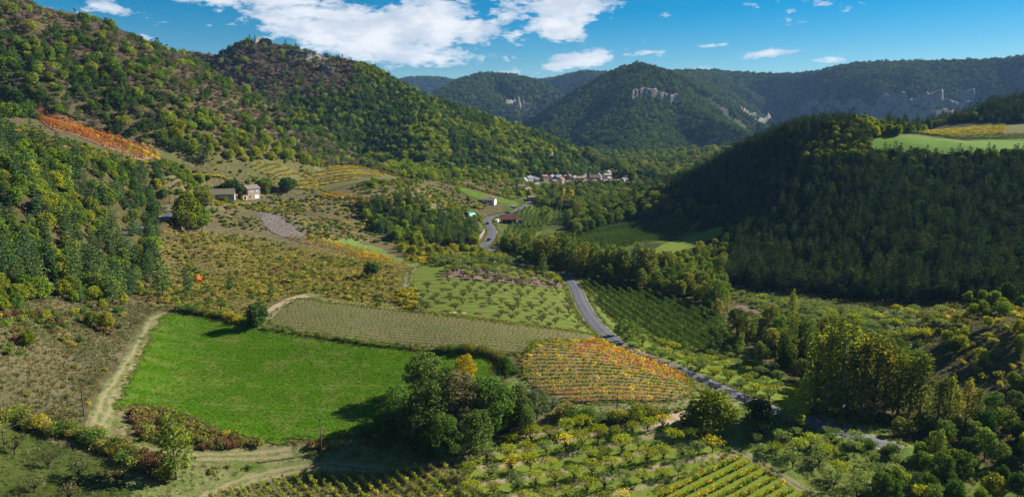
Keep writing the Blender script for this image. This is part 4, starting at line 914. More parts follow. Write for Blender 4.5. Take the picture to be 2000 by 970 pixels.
# scrub
SCR = {'bush_olive': .42, 'bush_gold': .22, 'bush_rust': .12, 'bush_green': .24}
def scrub_keys(X, Y, px, py):
    f = fbm(X / 14, Y / 14, 3, 121); u = rng.random(len(X))
    return [('bush_rust' if q_ < .5 else 'bush_olive') if a > .36 else ('bush_gold' if q_ < .4 else 'bush_olive') if a > .05 else ('bush_green' if q_ < .4 else 'bush_olive' if q_ < .85 else 'bush_gold') for a, q_ in zip(f, u)]
def clear_wood(X, Y, px, py): return fbm(X / 10, Y / 10, 3, 131) > -.30
grove([(262, 470), (330, 440), (420, 455), (520, 465), (640, 500), (770, 520), (800, 560), (800, 610), (760, 603), (600, 572), (512, 620), (330, 604), (250, 590)], 2.1, 70, (.32, 1.15), SCR, 'on the scrubby bank above the green field', 'bushes of the scrub bank', 'bank_cover', 'low autumn scrub covering the bank above the green field', keyf=scrub_keys, keep=clear_wood)
grove([(340, 395), (420, 405), (560, 395), (640, 380), (760, 405), (720, 440), (760, 480), (700, 470), (600, 468), (500, 450), (400, 440), (340, 440)], 2.9, 20, (.5, 1.6), {'bush_olive': .46, 'bush_gold': .16, 'bush_green': .34, 'bush_rust': .04}, 'below the stone farmhouse', 'bushes below the farmhouse', 'farm_scrub', 'scrub on the slope below the farmhouse', keep=clear_wood)
grove([(760, 352), (900, 352), (1010, 352), (1060, 372), (1000, 392), (905, 364), (895, 385), (950, 400), (990, 410), (945, 440), (900, 425), (840, 395), (760, 395), (690, 372)], 3.0, 10, (.6, 1.6), {'bush_olive': .4, 'bush_gold': .16, 'bush_green': .26, 'oak_small': .14, 'bush_rust': .04}, 'on the slope left of the far road', 'bushes left of the far road', 'slope_scrub', 'scrub on the slope left of the far road', keep=lambda X, Y, px, py: fbm(X / 14, Y / 14, 3, 132) > -.12)
grove([(760, 470), (930, 485), (1010, 512), (950, 512), (860, 518), (800, 518)], 3.4, 16, (.6, 1.9), {'bush_gold': .4, 'bush_olive': .3, 'bush_green': .15, 'bush_rust': .1, 'oak_gold': .12}, 'along the top of the centre orchard', 'bushes above the centre orchard')
grove([(-60, 600), (60, 590), (150, 590), (250, 590), (230, 660), (120, 680), (40, 700), (-60, 720)], 2.8, 36, (.6, 1.7), {'bush_green': .36, 'bush_olive': .34, 'bush_rust': .18, 'oak_gold': .06, 'bush_gold': .06}, 'at the foot of the left wood', 'bushes at the foot of the left wood', keep=lambda X, Y, px, py: fbm(X / 9, Y / 9, 3, 133) > -.05)
grove([(0, 680), (230, 660), (190, 790), (0, 800)], 6.5, 24, (.5, 1.0), {'bush_olive': .5, 'bush_gold': .3, 'bush_rust': .2}, 'alone on the dry grass slope', 'bushes of the dry slope', keep=lambda X, Y, px, py: fbm(X / 9, Y / 9, 3, 134) > .12)
grove([(770, 590), (790, 555), (815, 575), (822, 605), (790, 608)], 2.2, 16, (.8, 1.6), {'bush_gold': .75, 'bush_green': .25}, 'left of the centre orchard', 'yellow bushes by the centre orchard')
grove([(240, 800), (330, 806), (420, 845), (520, 868), (640, 866), (640, 880), (500, 884), (380, 878), (300, 868), (245, 830)], 1.5, 46, (.8, 1.6), {'bush_rust': .42, 'bush_olive': .52, 'bush_gold': .06}, 'on the bank below the green field', 'bushes of the lower bank', keep=lambda X, Y, px, py: np.ones(len(X), bool))
grove([(400, 900), (560, 890), (700, 880), (700, 905), (560, 912), (470, 935), (420, 950), (370, 960)], 2.3, 20, (.4, .95), {'bush_olive': .5, 'bush_green': .4, 'bush_gold': .1}, 'beside the lower track', 'bushes beside the lower track')
grove([(300, 275), (500, 296), (620, 318), (770, 335), (860, 352), (700, 378), (560, 392), (420, 392), (350, 360)], 3.4, 10, (.6, 1.7), {'bush_olive': .45, 'bush_green': .4, 'oak_small': .1, 'bush_gold': .05}, 'between the terraced vineyards', 'bushes between the terraces', keep=lambda X, Y, px, py: fbm(X / 14, Y / 14, 3, 135) > .0)
X, Y, Z, px, py = candidates([(-80, 600), (120, 580), (330, 602), (290, 660), (205, 820), (-80, 830)], 1.15, show=2)
scatter('dry_grass', X, Y, Z, choose(len(X), {'tuft': 1}), rng.uniform(.7, 1.6, len(X)), 'dry tufted grass on the left slope', 'grass')
X, Y, Z, px, py = candidates([(180, 800), (520, 870), (900, 880), (1060, 820), (1080, 780), (1000, 690), (1330, 780), (1430, 800), (1420, 870), (1620, 990), (380, 990), (200, 990), (-80, 990), (-80, 830)], 1.5, show=2, avoid=True)
scatter('verge_grass', X, Y, Z, choose(len(X), {'tuft': 1}), rng.uniform(.5, 1.1, len(X)), 'rough grass on the verges between the lower fields', 'grass')
X, Y, Z, px, py = candidates([(250, 440), (520, 465), (800, 515), (800, 610), (520, 630), (330, 604)], 1.6, show=2)
scatter('bank_grass', X, Y, Z, choose(len(X), {'tuft_pale': 1}), rng.uniform(.8, 1.8, len(X)), 'tall dry grass on the scrub bank', 'grass')
B = smooth_poly(hits(PX['green']), 3, True); lo, hi = B.min(0), B.max(0); gX, gY = np.meshgrid(np.arange(lo[0], hi[0], .62), np.arange(lo[1], hi[1], .62)); gX = gX.ravel() + rng.uniform(-.3, .3, gX.size); gY = gY.ravel() + rng.uniform(-.3, .3, gY.size)
k = in_poly(gX, gY, B); gX, gY = gX[k], gY[k]; cover = fbm(gX / 9, gY / 2.6, 4, 151) + .30; eL = np.hypot(gX - B[:, 0].min(), gY - B[:, 1].mean()); dT = np.full(len(gX), 1e9)
for a_, b_ in np.concatenate([TRACKS['field_track']['P'][::3]]): dT = np.minimum(dT, np.hypot(gX - a_, gY - b_))
k = cover + np.clip((dT - 12) / 20, -.6, .4) > rng.uniform(-.25, .25, len(gX)); gX, gY = gX[k], gY[k]
dd = dir_of((300, 700), (860, 720)); dl = (-math.sin(dd) * gX + math.cos(dd) * gY + .6 * fbm(gX / 30, gY / 30, 2, 161)) % 13.0; k = ~((np.abs(dl - 3) < .42) | (np.abs(dl - 4.9) < .42)) | (rng.random(len(gX)) < .25); gX, gY = gX[k], gY[k]
scatter('young_crop', gX, gY, hgt(gX, gY) + .12, ['crop'] * len(gX), rng.uniform(.35, .75, len(gX)), 'short bright green crop growing in the big field', 'crop')
ex = []; 
for nm in ('green', 'orange', 'bare', 'centre', 'cherry', 'apple', 'meadow'):
    Bm = smooth_poly(hits(PX[nm]), .4, True); ex.append(np.repeat(Bm, 2, 0) + rng.normal(0, .8, (len(Bm) * 2, 2)))
for R in ROADS.values():
    dP = np.gradient(R['P'], axis=0); dP /= np.linalg.norm(dP, axis=1)[:, None]; nP = np.stack([-dP[:, 1], dP[:, 0]], 1)
    for sg in (-1, 1):
        for q_ in range(5): ex.append(R['P'] + nP * (sg * (R['w'] / 2 + .55 + abs(rng.normal(0, .7, (len(R['P']), 1))))) + rng.normal(0, .5, (len(R['P']), 2)) * [1, 1] * .5)
ex = np.concatenate(ex); k = ~near_lines(ex[:, 0], ex[:, 1], list(ROADS.values()), .1); ex = ex[k]
scatter('margin_grass', ex[:, 0], ex[:, 1], hgt(ex[:, 0], ex[:, 1]) + .05, choose(len(ex), {'tuft': .5, 'tuft_pale': .3, 'crop': .2}), rng.uniform(.5, 1.2, len(ex)), 'rough grass along field margins and road verges', 'grass')
print('crop', len(gX), len(ex)); print('woods', time.time() - T0)

# ------------------------------------------------------------------ the clump of big trees in front
species('big_oak', broad, (201, 202, 203), 'bark', 'oak_deep', h=13., w_=10., nl=88, ls=.50, ncl=58, cr=.25, base=.06)
species('big_holm', broad, (204, 205), 'bark', 'holm_leaf', h=13., w_=9.5, nl=90, ls=.48, ncl=58, cr=.24, base=.04)
species('big_brown', broad, (206,), 'bark', 'ivy_brown', h=15., w_=9., nl=90, ls=.46, ncl=58, cr=.24, base=.08)
species('big_grey', broad, (207, 208), 'bark', 'grey_green', h=11., w_=8., nl=80, ls=.44, ncl=46, cr=.25, base=.08)
species('big_yellow', broad, (209,), 'bark_grey', 'yellow_leaf', h=14., w_=7., nl=42, ls=.5, ncl=40, cr=.28, base=.40)
species('lime_tree', poplar, (210, 211), 'bark_grey', 'lime_leaf', h=8., w_=4.4, nb=22, nl=52, ls=.42)
species('lime_round', broad, (212,), 'bark_grey', 'lime_leaf', h=6., w_=5., nl=54, ls=.4, ncl=24, base=.2)
species('fire', bush, (213,), 'bark', 'fire_leaf', h=2.4, w_=2.2)
def at(px, D): th = math.atan2((px - CX) / F, 1.0); return D * math.tan(th), D
def top_height(px, D, py_top):
    x, y = at(px, D); x, y, zt = PD(px, py_top, D); return zt - float(hgt(x, y))
CL = [ # species, base height, px, distance, pixel row of the top, width factor, label
 ('big_holm', 13, 822, 166, 690, 1.0, 'dark round-topped oak standing highest at the left back of the clump'),
 ('big_yellow', 14, 903, 166, 694, .9, 'bright yellow tree rising behind the dark clump of trees'),
 ('big_oak', 13, 765, 152, 756, .95, 'broad dark oak at the left of the clump casting shade on the green field'),
 ('big_brown', 15, 884, 150, 728, 1.0, 'brownish ivy-covered tree in the middle of the clump'),
 ('big_oak', 13, 952, 152, 735, 1.0, 'tall dark oak right of the brownish tree in the clump'),
 ('big_holm', 13, 828, 147, 745, 1.0, 'dark oak left of the brownish tree in the clump'),
 ('big_holm', 13, 1003, 156, 752, .9, 'dark oak towards the right end of the clump'),
 ('big_grey', 11, 1052, 160, 760, .95, 'grey green tree at the right end of the clump'),
 ('big_grey', 11, 1084, 166, 776, .7, 'smaller grey green tree closing the right end of the clump'),
 ('big_oak', 13, 735, 146, 800, .85, 'low dark tree at the far left foot of the clump'),
 ('big_holm', 13, 790, 142, 800, .85, 'dark tree at the left front of the clump'),
 ('big_oak', 13, 858, 140, 808, .85, 'dark tree at the middle front of the clump'),
 ('big_holm', 13, 925, 143, 800, .85, 'dark tree at the right front of the clump'),
 ('big_oak', 13, 985, 178, 694, .55, 'dark ivy-clad tree behind the right side of the clump'),
 ('big_oak', 13, 702, 150, 830, .7, 'small dark tree at the leftmost end of the clump'), ('big_holm', 13, 905, 158, 742, 1.0, 'dark oak behind the brownish tree in the clump'), ('big_holm', 13, 1030, 152, 790, .7, 'low dark tree at the right front of the clump'), ('big_oak', 13, 820, 139, 850, .6, 'low shrubby oak at the front foot of the clump'),
 ('big_grey', 11, 890, 141, 820, .6, 'brown grey shrubby tree at the front of the clump')]
for k, h0, px_, D_, pt, wf, lb in CL:
    h_ = top_height(px_, D_, pt); x, y = at(px_, D_); tree(k, x, y, 1.28 * wf * min(1.15, max(.6, h_ / h0)), lb, group=None, name='broadleaf_tree', sz=h_ / h0 * 1.02)
def one(k, h0, px_, base_py, top_py, wf, lb, name='tree', cat='tree', group=None):
    x, y = hit(px_, base_py); D_ = y; h_ = max(.6, top_height(px_, D_, top_py)); return tree(k, x, y, h_ / h0 * wf, lb, name=name, cat=cat, sz=h_ / h0, group=group)
ONE = [
 ('young', 8, 345, 935, 812, 1.1, 'young yellow green tree standing alone by the lower track'),
 ('lime_tree', 8, 1570, 806, 738, 1.2, 'bright yellow green young tree beside the road parapet'),
 ('lime_round', 6, 1548, 832, 780, 1.3, 'pale yellow bushy tree on the roadside below the young bright tree'),
 ('lime_round', 6, 1244, 832, 788, .8, 'small lime yellow tree against the dark hedge'),
 ('oak_gold', 6.5, 1392, 835, 765, 1.35, 'yellow green oak beside the road above the orchard'),
 ('oak_gold', 6.5, 1350, 838, 800, 1.2, 'low olive oak left of the yellow green roadside oak'),
 ('oak_dark', 7, 1483, 838, 780, 1.1, 'dark leafless-looking tree on the near side of the road'),
 ('river', 11, 1222, 668, 622, 1.0, 'olive green tree right of the road casting shade across it'),
 ('river', 11, 1205, 655, 632, 1.0, 'low olive tree beside the apple rows by the road'),
 ('oak_dark', 7, 502, 640, 592, 1.0, 'dark round shrub tree at the corner of the green field'),
 ('oak_dark', 7, 727, 540, 512, 1.2, 'dark round pine alone on the scrub bank'),
 ('pine_lit', 11, 318, 575, 497, .9, 'tall dark pine in front of the left wood'), ('pine_lit', 11, 368, 572, 525, .9, 'smaller pine right of the tall front pine'), ('pine_lit', 11, 450, 565, 530, .9, 'spreading pine on the scrub bank'),
 ('pine_lit', 11, 530, 575, 545, 1.0, 'small dark pine above the vineyard corner'),
 ('oak_gold', 6.5, 368, 455, 378, .8, 'large yellow green tree beside the hairpin bend'), ('oak', 7, 395, 452, 405, 1.0, 'green tree right of the large tree by the hairpin'),
 ('oak', 7, 402, 402, 374, 1.0, 'green tree in front of the low farm building'), ('oak_gold', 6.5, 438, 398, 384, 1.2, 'low tree below the long farm building'),
 ('pine_lit', 11, 398, 322, 280, 1.1, 'dark pine above the pale terrace'), ('oak_dark', 7, 455, 385, 352, 1.3, 'dark tree left of the stone farmhouse'), ('oak_dark', 7, 562, 376, 347, 1.5, 'dark round tree between farmhouse and terraces'),
 ('oak', 7, 520, 372, 348, 1.6, 'bare brownish tree right of the stone farmhouse'),
 ('pine_lit', 11, 1060, 540, 490, .9, 'dark pine at the head of the road by the riverside'),
 ('poplar_gold', 14, 1101, 400, 368, 1.1, 'yellow columnar poplar below the village, the left one'), ('poplar_gold', 14, 1117, 402, 370, 1.6, 'yellow columnar poplar below the village, the right one'),
 ('oak_gold', 6.5, 1202, 415, 396, 1.3, 'yellow tree in the dark wood below the village'), ('oak_gold', 6.5, 1140, 418, 396, 1.7, 'golden brown tree at the end of the barn orchard'),
 ('river', 11, 1066, 440, 400, .8, 'tall dark tree among the barn orchard rows')]
for a in ONE: one(*a[:6], a[6])
RP = [(1590, 800, 650), (1612, 810, 640), (1640, 815, 630), (1655, 800, 632), (1680, 818, 655), (1705, 815, 650), (1725, 815, 672), (1752, 815, 690), (1775, 812, 695), (1795, 815, 690), (1830, 830, 740), (1850, 828, 735), (1885, 828, 742), (1905, 832, 760), (1870, 815, 765), (1350, 560, 518), (1640, 700, 618), (1600, 690, 625)]
for i, (a, b, c) in enumerate(RP): one('poplar', 15, a, b, c, 1.3, 'tall yellowing poplar beyond the road parapet, %s from the left' % nth(sorted(p_[0] for p_ in RP).index(a)), 'poplar_tree', group='poplars by the road parapet')
RW = [(1050, 520, 462), (1075, 525, 455), (1090, 520, 448), (1110, 530, 452), (1140, 540, 470), (1165, 545, 480), (1195, 548, 478), (1215, 548, 478), (1245, 555, 475), (1265, 560, 480), (1180, 540, 490), (1310, 560, 520), (1330, 575, 525)]
for a, b, c in RW: one('river', 11, a, b, c, .75, 'tall grey green tree along the stream, %s from the left' % nth(sorted(p_[0] for p_ in RW).index(a)), 'river_tree', group='tall stream trees')
for a, b, s in ((390, 548, 1.3), (396, 556, 1.0), (208, 540, .8)): x, y = hit(a, b); shrub('fire', x, y, s, {390: 'bright orange bush on the scrub bank', 396: 'small orange bush below the bright orange bush', 208: 'red orange bush at the edge of the left wood'}[a])

# ------------------------------------------------------------------ hedges
def hedge(px, key_w, sc, step, label, name='hedge', wob=.4):
    P = smooth_poly(hits(px), step); e = obj(name, None, loc=(P[0, 0], P[0, 1], float(hgt(P[0, 0], P[0, 1]))), label=label, category='hedge'); ks = choose(len(P), key_w)
    if sc[1] > 1.3: ks = [k.replace('bush_', 'thicket_') for k in ks]; sc = (sc[0] * .5, sc[1] * .5)
    for (x, y), k in zip(P, ks):
        x += rng.normal(0, wob); y += rng.normal(0, wob); s = rng.uniform(*sc)
        obj('shrub', pick(k)['all'], e, loc=(x - e.location.x, y - e.location.y, float(hgt(x, y)) - .1 - e.location.z), rz=rng.random() * 6.28, sc=(s, s, s * rng.uniform(.8, 1.15)))
DK0 = 0
hedge([(350, 408), (372, 403), (420, 401), (470, 400), (530, 398), (580, 392), (640, 381)], {'bush_green': .4, 'bush_olive': .4, 'bush_gold': .2}, (.9, 1.6), 1.8, 'line of bushes below the farm road', wob=1.0)
hedge([(1668, 868), (1700, 872), (1740, 884)], {'bush_green': .6, 'bush_olive': .4}, (1.4, 2.2), 2.0, 'tall bushes hiding the road at the lower right')
DK = {'bush_green': .7, 'bush_olive': .3}
hedge([(352, 606), (420, 617), (505, 636)], {'bush_green': .45, 'bush_gold': .2, 'bush_olive': .35}, (1.5, 2.5), 1.4, 'ragged hedge along the top left edge of the green field')
hedge([(515, 642), (580, 652), (680, 668), (780, 680), (870, 688)], DK, (.75, 1.15), 1.2, 'low dark hedge between green field and bare vineyard', wob=.2)
hedge([(870, 687), (935, 688), (975, 703), (1000, 728)], DK, (1.6, 2.4), 1.5, 'dark hedge curving round the right end of the green field')
hedge([(-10, 818), (40, 825), (90, 838), (140, 850), (180, 862), (230, 885), (262, 905), (300, 918), (325, 925)], {'bush_rust': .25, 'bush_olive': .5, 'bush_gold': .1, 'bush_green': .15}, (1.7, 2.6), .9, 'thick autumn hedge above the lower left meadow', wob=.9)
hedge([(1100, 815), (1140, 818), (1190, 822), (1250, 815), (1290, 810)], DK, (1.9, 2.8), 1.8, 'tall dark hedge below the autumn vineyard')
hedge([(1290, 806), (1330, 800), (1370, 792)], {'bush_olive': .6, 'bush_green': .4}, (.6, .9), 1.4, 'low hedge between autumn vineyard and dirt path')
hedge([(640, 872), (700, 868), (740, 872)], {'bush_green': .5, 'bush_olive': .5}, (.7, 1.2), 1.5, 'short hedge left of the clump at the field edge')
hedge([(1425, 850), (1500, 848), (1580, 852), (1650, 868)], {'bush_green': .7, 'bush_olive': .3}, (.45, .8), 2.2, 'green hedge on the near side of the lower road')
hedge([(1130, 545), (1148, 570), (1175, 606), (1205, 638)], {'bush_olive': .6, 'bush_gold': .3, 'bush_rust': .1}, (.3, .55), 2.2, 'scrubby bank between road and apple rows', wob=.5)
hedge([(1095, 548), (1108, 580), (1122, 615)], {'bush_olive': .6, 'bush_rust': .2, 'bush_gold': .2}, (.25, .45), 2.2, 'low scrub between centre orchard and road', wob=.4)

# ------------------------------------------------------------------ vines and fruit rows
def row_lines(px, a, b, spacing, step, inset=1.0):
    B = smooth_poly(hits(px), 3, True); A, Q = np.array(hit(*a)), np.array(hit(*b)); d = (Q - A) / np.linalg.norm(Q - A); nrm = np.array([-d[1], d[0]])
    o = B @ nrm; u = B @ d; rows = []
    for off in np.arange(o.min() + inset, o.max() - inset, spacing):
        t_ = np.arange(u.min(), u.max(), step) + rng.uniform(0, step); X = np.outer(t_, d) + off * nrm; k = in_poly(X[:, 0], X[:, 1], B)
        if k.sum() >= 3: rows.append(X[k])
    return rows, math.atan2(d[1], d[0])
def vine_rows(rows, ang, keyf, label, group, sc=(.85, 1.15), part='vine', name='vine_row', cat='vine row', miss=.05, side='the near side'):
    for ri, X in enumerate(rows):
        X = X[rng.random(len(X)) > miss]
        if len(X) < 2: continue
        z = hgt(X[:, 0], X[:, 1]); px, py, _ = project(X[:, 0], X[:, 1], z); e = obj(name, None, loc=(X[0, 0], X[0, 1], z[0]), label=label + ', ' + nth(ri) + ' from ' + side, category=cat, group=group)
        for (x, y), zz, a, b in zip(X, z, px, py):
            s = rng.uniform(*sc); obj(part, pick(keyf(a, b))['all'], e, loc=(x - X[0, 0] + rng.normal(0, .05), y - X[0, 1] + rng.normal(0, .05), zz - z[0]), rz=ang + rng.normal(0, .1) + (math.pi if rng.random() < .5 else 0), sc=(s, s, s * rng.uniform(.85, 1.15)))
def merged_rows(rows, ang, keyf, label, group, sc=(.85, 1.15), name='vine_row', cat='vine row', miss=.04, side='the near side', solo=False):
    """rows too far off to tell their plants apart: one mesh each"""
    for ri, X in enumerate(rows):
        X = X[rng.random(len(X)) > miss]
        if len(X) < 2: continue
        z = hgt(X[:, 0], X[:, 1]); px, py, _ = project(X[:, 0], X[:, 1], z); Vs = []; Fs = []; Ms = []; Ts = []; n = 0; mats = []
        for (x, y), zz, a, b in zip(X, z, px, py):
            V, Fq, mi, ti, wm, lm = pick(keyf(a, b))['arr']; aa = (ang if np.isscalar(ang) else ang) + rng.normal(0, .12) + (math.pi if rng.random() < .5 else 0); s = rng.uniform(*sc); c, s_ = math.cos(aa) * s, math.sin(aa) * s
            for m_ in (wm, lm):
                if m_ not in mats: mats.append(m_)
            Vs.append(np.column_stack([V[:, 0] * c - V[:, 1] * s_ + x - X[0, 0], V[:, 0] * s_ + V[:, 1] * c + y - X[0, 1], V[:, 2] * s + zz - z[0]])); Fs.append(Fq + n); n += len(V)
            Ms.append(np.where(mi == 0, mats.index(wm), mats.index(lm))); Ts.append(ti)
        me = mesh_from(name, np.concatenate(Vs), [np.concatenate(Fs)], mats, midx=np.concatenate(Ms), tint=np.concatenate(Ts)); e = obj(name, None, loc=(X[0, 0], X[0, 1], z[0]), label=label if solo else label + ', ' + nth(ri) + ' from ' + side, category=cat, group=group)
        obj('vines' if 'vine' in name else 'fruit_trees', me, e, kind='stuff')
def k_orange(px, py):
    f = (px - 1050) / 300.; band = (py - 665) - max(0, px - 1060) * .24; u = rng.random()
    if band < 20 and px > 1110: return 'vine_rose' if u < .26 else 'vine_orange' if u < .52 else 'vine_gold'
    if py > 762 and px < 1290: return 'vine_orange' if u < .30 else 'vine_gold'
    return 'vine_gold' if u < .40 else 'vine_green' if u < .96 else 'vine_orange'
rows, an = row_lines(PX['orange'], (1030, 725), (1340, 745), 2.0, 1.15); vine_rows(rows, an, k_orange, 'row of yellow and orange vines in the autumn vineyard', 'rows of the autumn vineyard', miss=.06)
rows, an = row_lines(PX['vineR'], (1320, 960), (1440, 900), 2.3, 1.0); vine_rows(rows, an, lambda a, b: 'vine_green' if rng.random() < .62 else 'vine_gold', 'row of green gold vines at the bottom right', 'rows of the lower right vineyard', sc=(.95, 1.25), miss=.02)
rows, an = row_lines(PX['vineL'], (600, 930), (640, 975), 2.1, 1.1); vine_rows(rows, an, lambda a, b: 'vine_brown' if rng.random() < .6 else 'vine_green', 'row of olive brown vines at the bottom edge', 'rows of the bottom vineyard', sc=(.9, 1.25), miss=.06)
species('vine_bare', vine, (71, 72), 'bark', 'vine_brown', nl=4, h=1.0)
rows, an = row_lines(PX['bare'], (560, 615), (1000, 655), 2.0, 1.6); merged_rows(rows, an, lambda a, b: 'vine_bare', 'row of bare staked vines in the pale vineyard', 'rows of the bare vineyard', sc=(1.05, 1.4))
rows, an = row_lines(PX['redv'], (100, 235), (290, 308), 2.4, 1.3); merged_rows(rows, an, lambda a, b: 'vine_red' if rng.random() < .85 - max(0, (a - 230) / 120.) else 'vine_gold', 'row of red vines in the hillside vineyard', 'rows of the red vineyard', sc=(1.2, 1.7))
rows, an = row_lines(PX['yelv'], (365, 338), (470, 353), 2.6, 1.3); merged_rows(rows, an, lambda a, b: 'vine_gold' if rng.random() < .7 else 'vine_green', 'row of yellow vines above the farm road', 'rows of the yellow vineyard', sc=(1.3, 1.8))
rows, an = row_lines(PX['ovine'], (565, 466), (765, 512), 2.4, 1.3); merged_rows(rows, an, lambda a, b: 'vine_orange' if rng.random() < .3 else 'vine_brown' if rng.random() < .5 else 'vine_gold', 'row of ochre vines on the bank above the centre orchard', 'rows of the ochre vineyard', sc=(.8, 1.2))
rows, an = row_lines(PX['vstrip'], (630, 380), (755, 402), 2.6, 1.3); merged_rows(rows, an, lambda a, b: 'vine_orange' if rng.random() < .35 else 'vine_gold', 'row of orange vines below the farm road', 'rows of the strip vineyard', sc=(1.4, 1.9))
TER = [[(491, 329), (510, 320)], [(501, 335), (526, 324), (551, 327)], [(512, 341), (533, 332), (548, 328)], [(526, 347), (545, 339), (566, 333)], [(537, 352), (559, 345), (584, 342), (594, 347)], [(577, 358), (598, 353), (609, 354)], [(582, 365), (601, 361), (614, 360)],
       [(584, 370), (605, 370), (619, 365), (614, 354), (596, 345)], [(602, 342), (624, 338), (660, 333), (700, 331)], [(619, 346), (640, 342), (700, 337), (750, 343)], [(628, 353), (640, 350), (690, 344), (730, 349)], [(690, 327), (730, 333), (775, 346)], [(640, 331), (690, 328), (740, 338)], [(655, 347), (700, 341), (745, 346)], [(622, 358), (650, 353), (690, 348)], [(600, 366), (612, 364), (616, 358)], [(630, 362), (660, 357), (700, 351)]]
for i_, L_ in enumerate(TER): merged_rows([smooth_poly(hits(L_), 1.0)], 0.0, lambda a, b: 'vine_gold' if rng.random() < .62 else 'vine_brown', 'curving row of yellow vines, %s from the left top of the terraces' % nth(i_), 'rows of the terraced vineyards', sc=(1.15, 1.6), solo=True)
rows, an = row_lines(PX['apple'], (1130, 545), (1260, 641), 4.1, 1.3); vine_rows(rows, an, lambda a, b: 'apple', 'clipped row of fruit trees right of the road', 'rows of the clipped orchard', part='fruit_tree', name='orchard_row', cat='orchard row', sc=(.85, 1.0), miss=.02)
rows, an = row_lines(PX['barnor'], (1011, 459), (1031, 411), 3.6, 1.5); merged_rows(rows, an, lambda a, b: 'apple', 'clipped fruit tree row beside the red barn', 'rows of the barn orchard', name='orchard_row', cat='orchard row', sc=(.75, .9))
rows, an = row_lines(PX['faror'], (1130, 485), (1350, 432), 4.1, 1.6); merged_rows(rows, an, lambda a, b: 'apple', 'dark row of fruit trees across the stream', 'rows of the far orchard', name='orchard_row', cat='orchard row', sc=(.85, 1.05))
# orchards of single trees
def orchard(px, a, b, spacing, step, keyf, label, group, sc, jit=.4, miss=.08, keep=None, name='fruit_tree', inset=1., stuff=None):
    rows, an = row_lines(px, a, b, spacing, step, inset); n = 0; merged = [] if stuff else None
    for ri, X in enumerate(rows):
        ti = -1
        for x, y in X:
            if rng.random() < miss: continue
            x += rng.normal(0, jit); y += rng.normal(0, jit); px_, py_, _ = project(x, y, float(hgt(x, y)))
            if keep and not keep(px_, py_): continue
            ti += 1; k = keyf(px_, py_); s = rng.uniform(*sc)
            if merged is not None: merged.append((x, y, s, k)); continue
            tree(k, x, y, s, {'fruit': 'yellow-green', 'fruit_yellow': 'bright yellow', 'fruit_olive': 'olive', 'fruit_dull': 'thin dark'}[k] + ' ' + label + ', ' + nth(ti) + ' in ' + nth(ri) + ' row', group=group, name=name, cat='fruit tree', sz=s * rng.uniform(.85, 1.15)); n += 1
    if stuff: M_ = merged; xx = np.array([m[0] for m in M_]); yy = np.array([m[1] for m in M_]); scatter(stuff, xx, yy, hgt(xx, yy), [m[3] for m in M_], np.array([m[2] for m in M_]), label, 'fruit trees')
    print(label, n)
orchard(PX['cherry'], (1000, 897), (1137, 872), 5.2, 4.6, lambda a, b: 'fruit' if rng.random() < .66 else 'fruit_yellow' if rng.random() < .45 else 'fruit_olive', 'fruit tree in the bottom orchard', 'trees of the bottom orchard', (.62, 1.0), miss=.07, jit=.22)
orchard(PX['meadow'], (1280, 690), (1500, 775), 5.0, 4.6, lambda a, b: 'fruit_olive' if rng.random() < .65 else 'fruit', 'fruit tree in the meadow right of the road', 'trees of the roadside meadow', (.55, .95))
orchard(PX['centre'], (804, 542), (1092, 566), 5.0, 5.0, lambda a, b: 'fruit_dull', 'fruit tree on the centre orchard meadow', 'trees of the centre orchard', (.5, .85), miss=.34, keep=lambda a, b: b > 560 or a > 865)
orchard(PX['strips'], (872, 531), (1090, 552), 4.6, 4.0, lambda a, b: 'fruit_olive' if rng.random() < .7 else 'fruit', 'fruit tree on the tilled strip', 'trees of the tilled strip', (.6, .85), stuff='strip_orchard')
orchard([(1425, 862), (1500, 845), (1640, 860), (1760, 880), (1850, 990), (1640, 990), (1560, 945), (1480, 895)], (1480, 895), (1640, 985), 5.4, 5.0, lambda a, b: 'fruit_olive' if rng.random() < .62 else 'fruit', 'fruit tree in the bottom right orchard', 'trees of the bottom right orchard', (.7, 1.1))
orchard([(1400, 565), (1480, 585), (1620, 605), (1800, 612), (1860, 625), (1800, 690), (1720, 690), (1640, 640), (1530, 640), (1490, 612)], (1420, 570), (1800, 640), 5.4, 4.8, lambda a, b: 'fruit_olive' if rng.random() < .75 else 'fruit', 'fruit tree in the orchard below the dark wood', 'trees at the foot of the dark wood', (.65, 1.05), miss=.15)
orchard([(840, 510), (960, 506), (1030, 516), (960, 522), (860, 524)], (850, 512), (1020, 516), 5.5, 4.6, lambda a, b: 'fruit_olive', 'fruit tree at the top of the centre orchard', 'trees above the centre orchard', (.6, .95), stuff='upper_orchard')
orchard([(-20, 880), (60, 860), (180, 905), (240, 950), (230, 1000), (-20, 1000)], (20, 900), (200, 960), 7., 6.5, lambda a, b: 'fruit_dull', 'fruit tree in the lower left meadow', 'trees of the lower left meadow', (.9, 1.3))
pr = [np.array([at(a, D_) for a in np.linspace(1722, 1990, 70)]) for D_ in (512, 519, 526)]; xx = np.concatenate(pr)[:, 0]; yy = np.concatenate(pr)[:, 1]; scatter('plateau_orchard', xx, yy, hgt(xx, yy), ['fruit_olive'] * len(xx), rng.uniform(.45, .7, len(xx)), 'dark row of small fruit trees behind the plateau field', 'fruit trees')
merged_rows([smooth_poly([at(1750 + (D_ - 540) * .5, D_), at(1850, D_ + 1), at(1946, D_)], 1.4) for D_ in range(540, 586, 3)], 0.0, lambda a, b: 'vine_gold' if rng.random() < .45 else 'vine_brown', 'row of yellow brown vines on the plateau', 'rows of the plateau vineyard', sc=(1., 1.4))
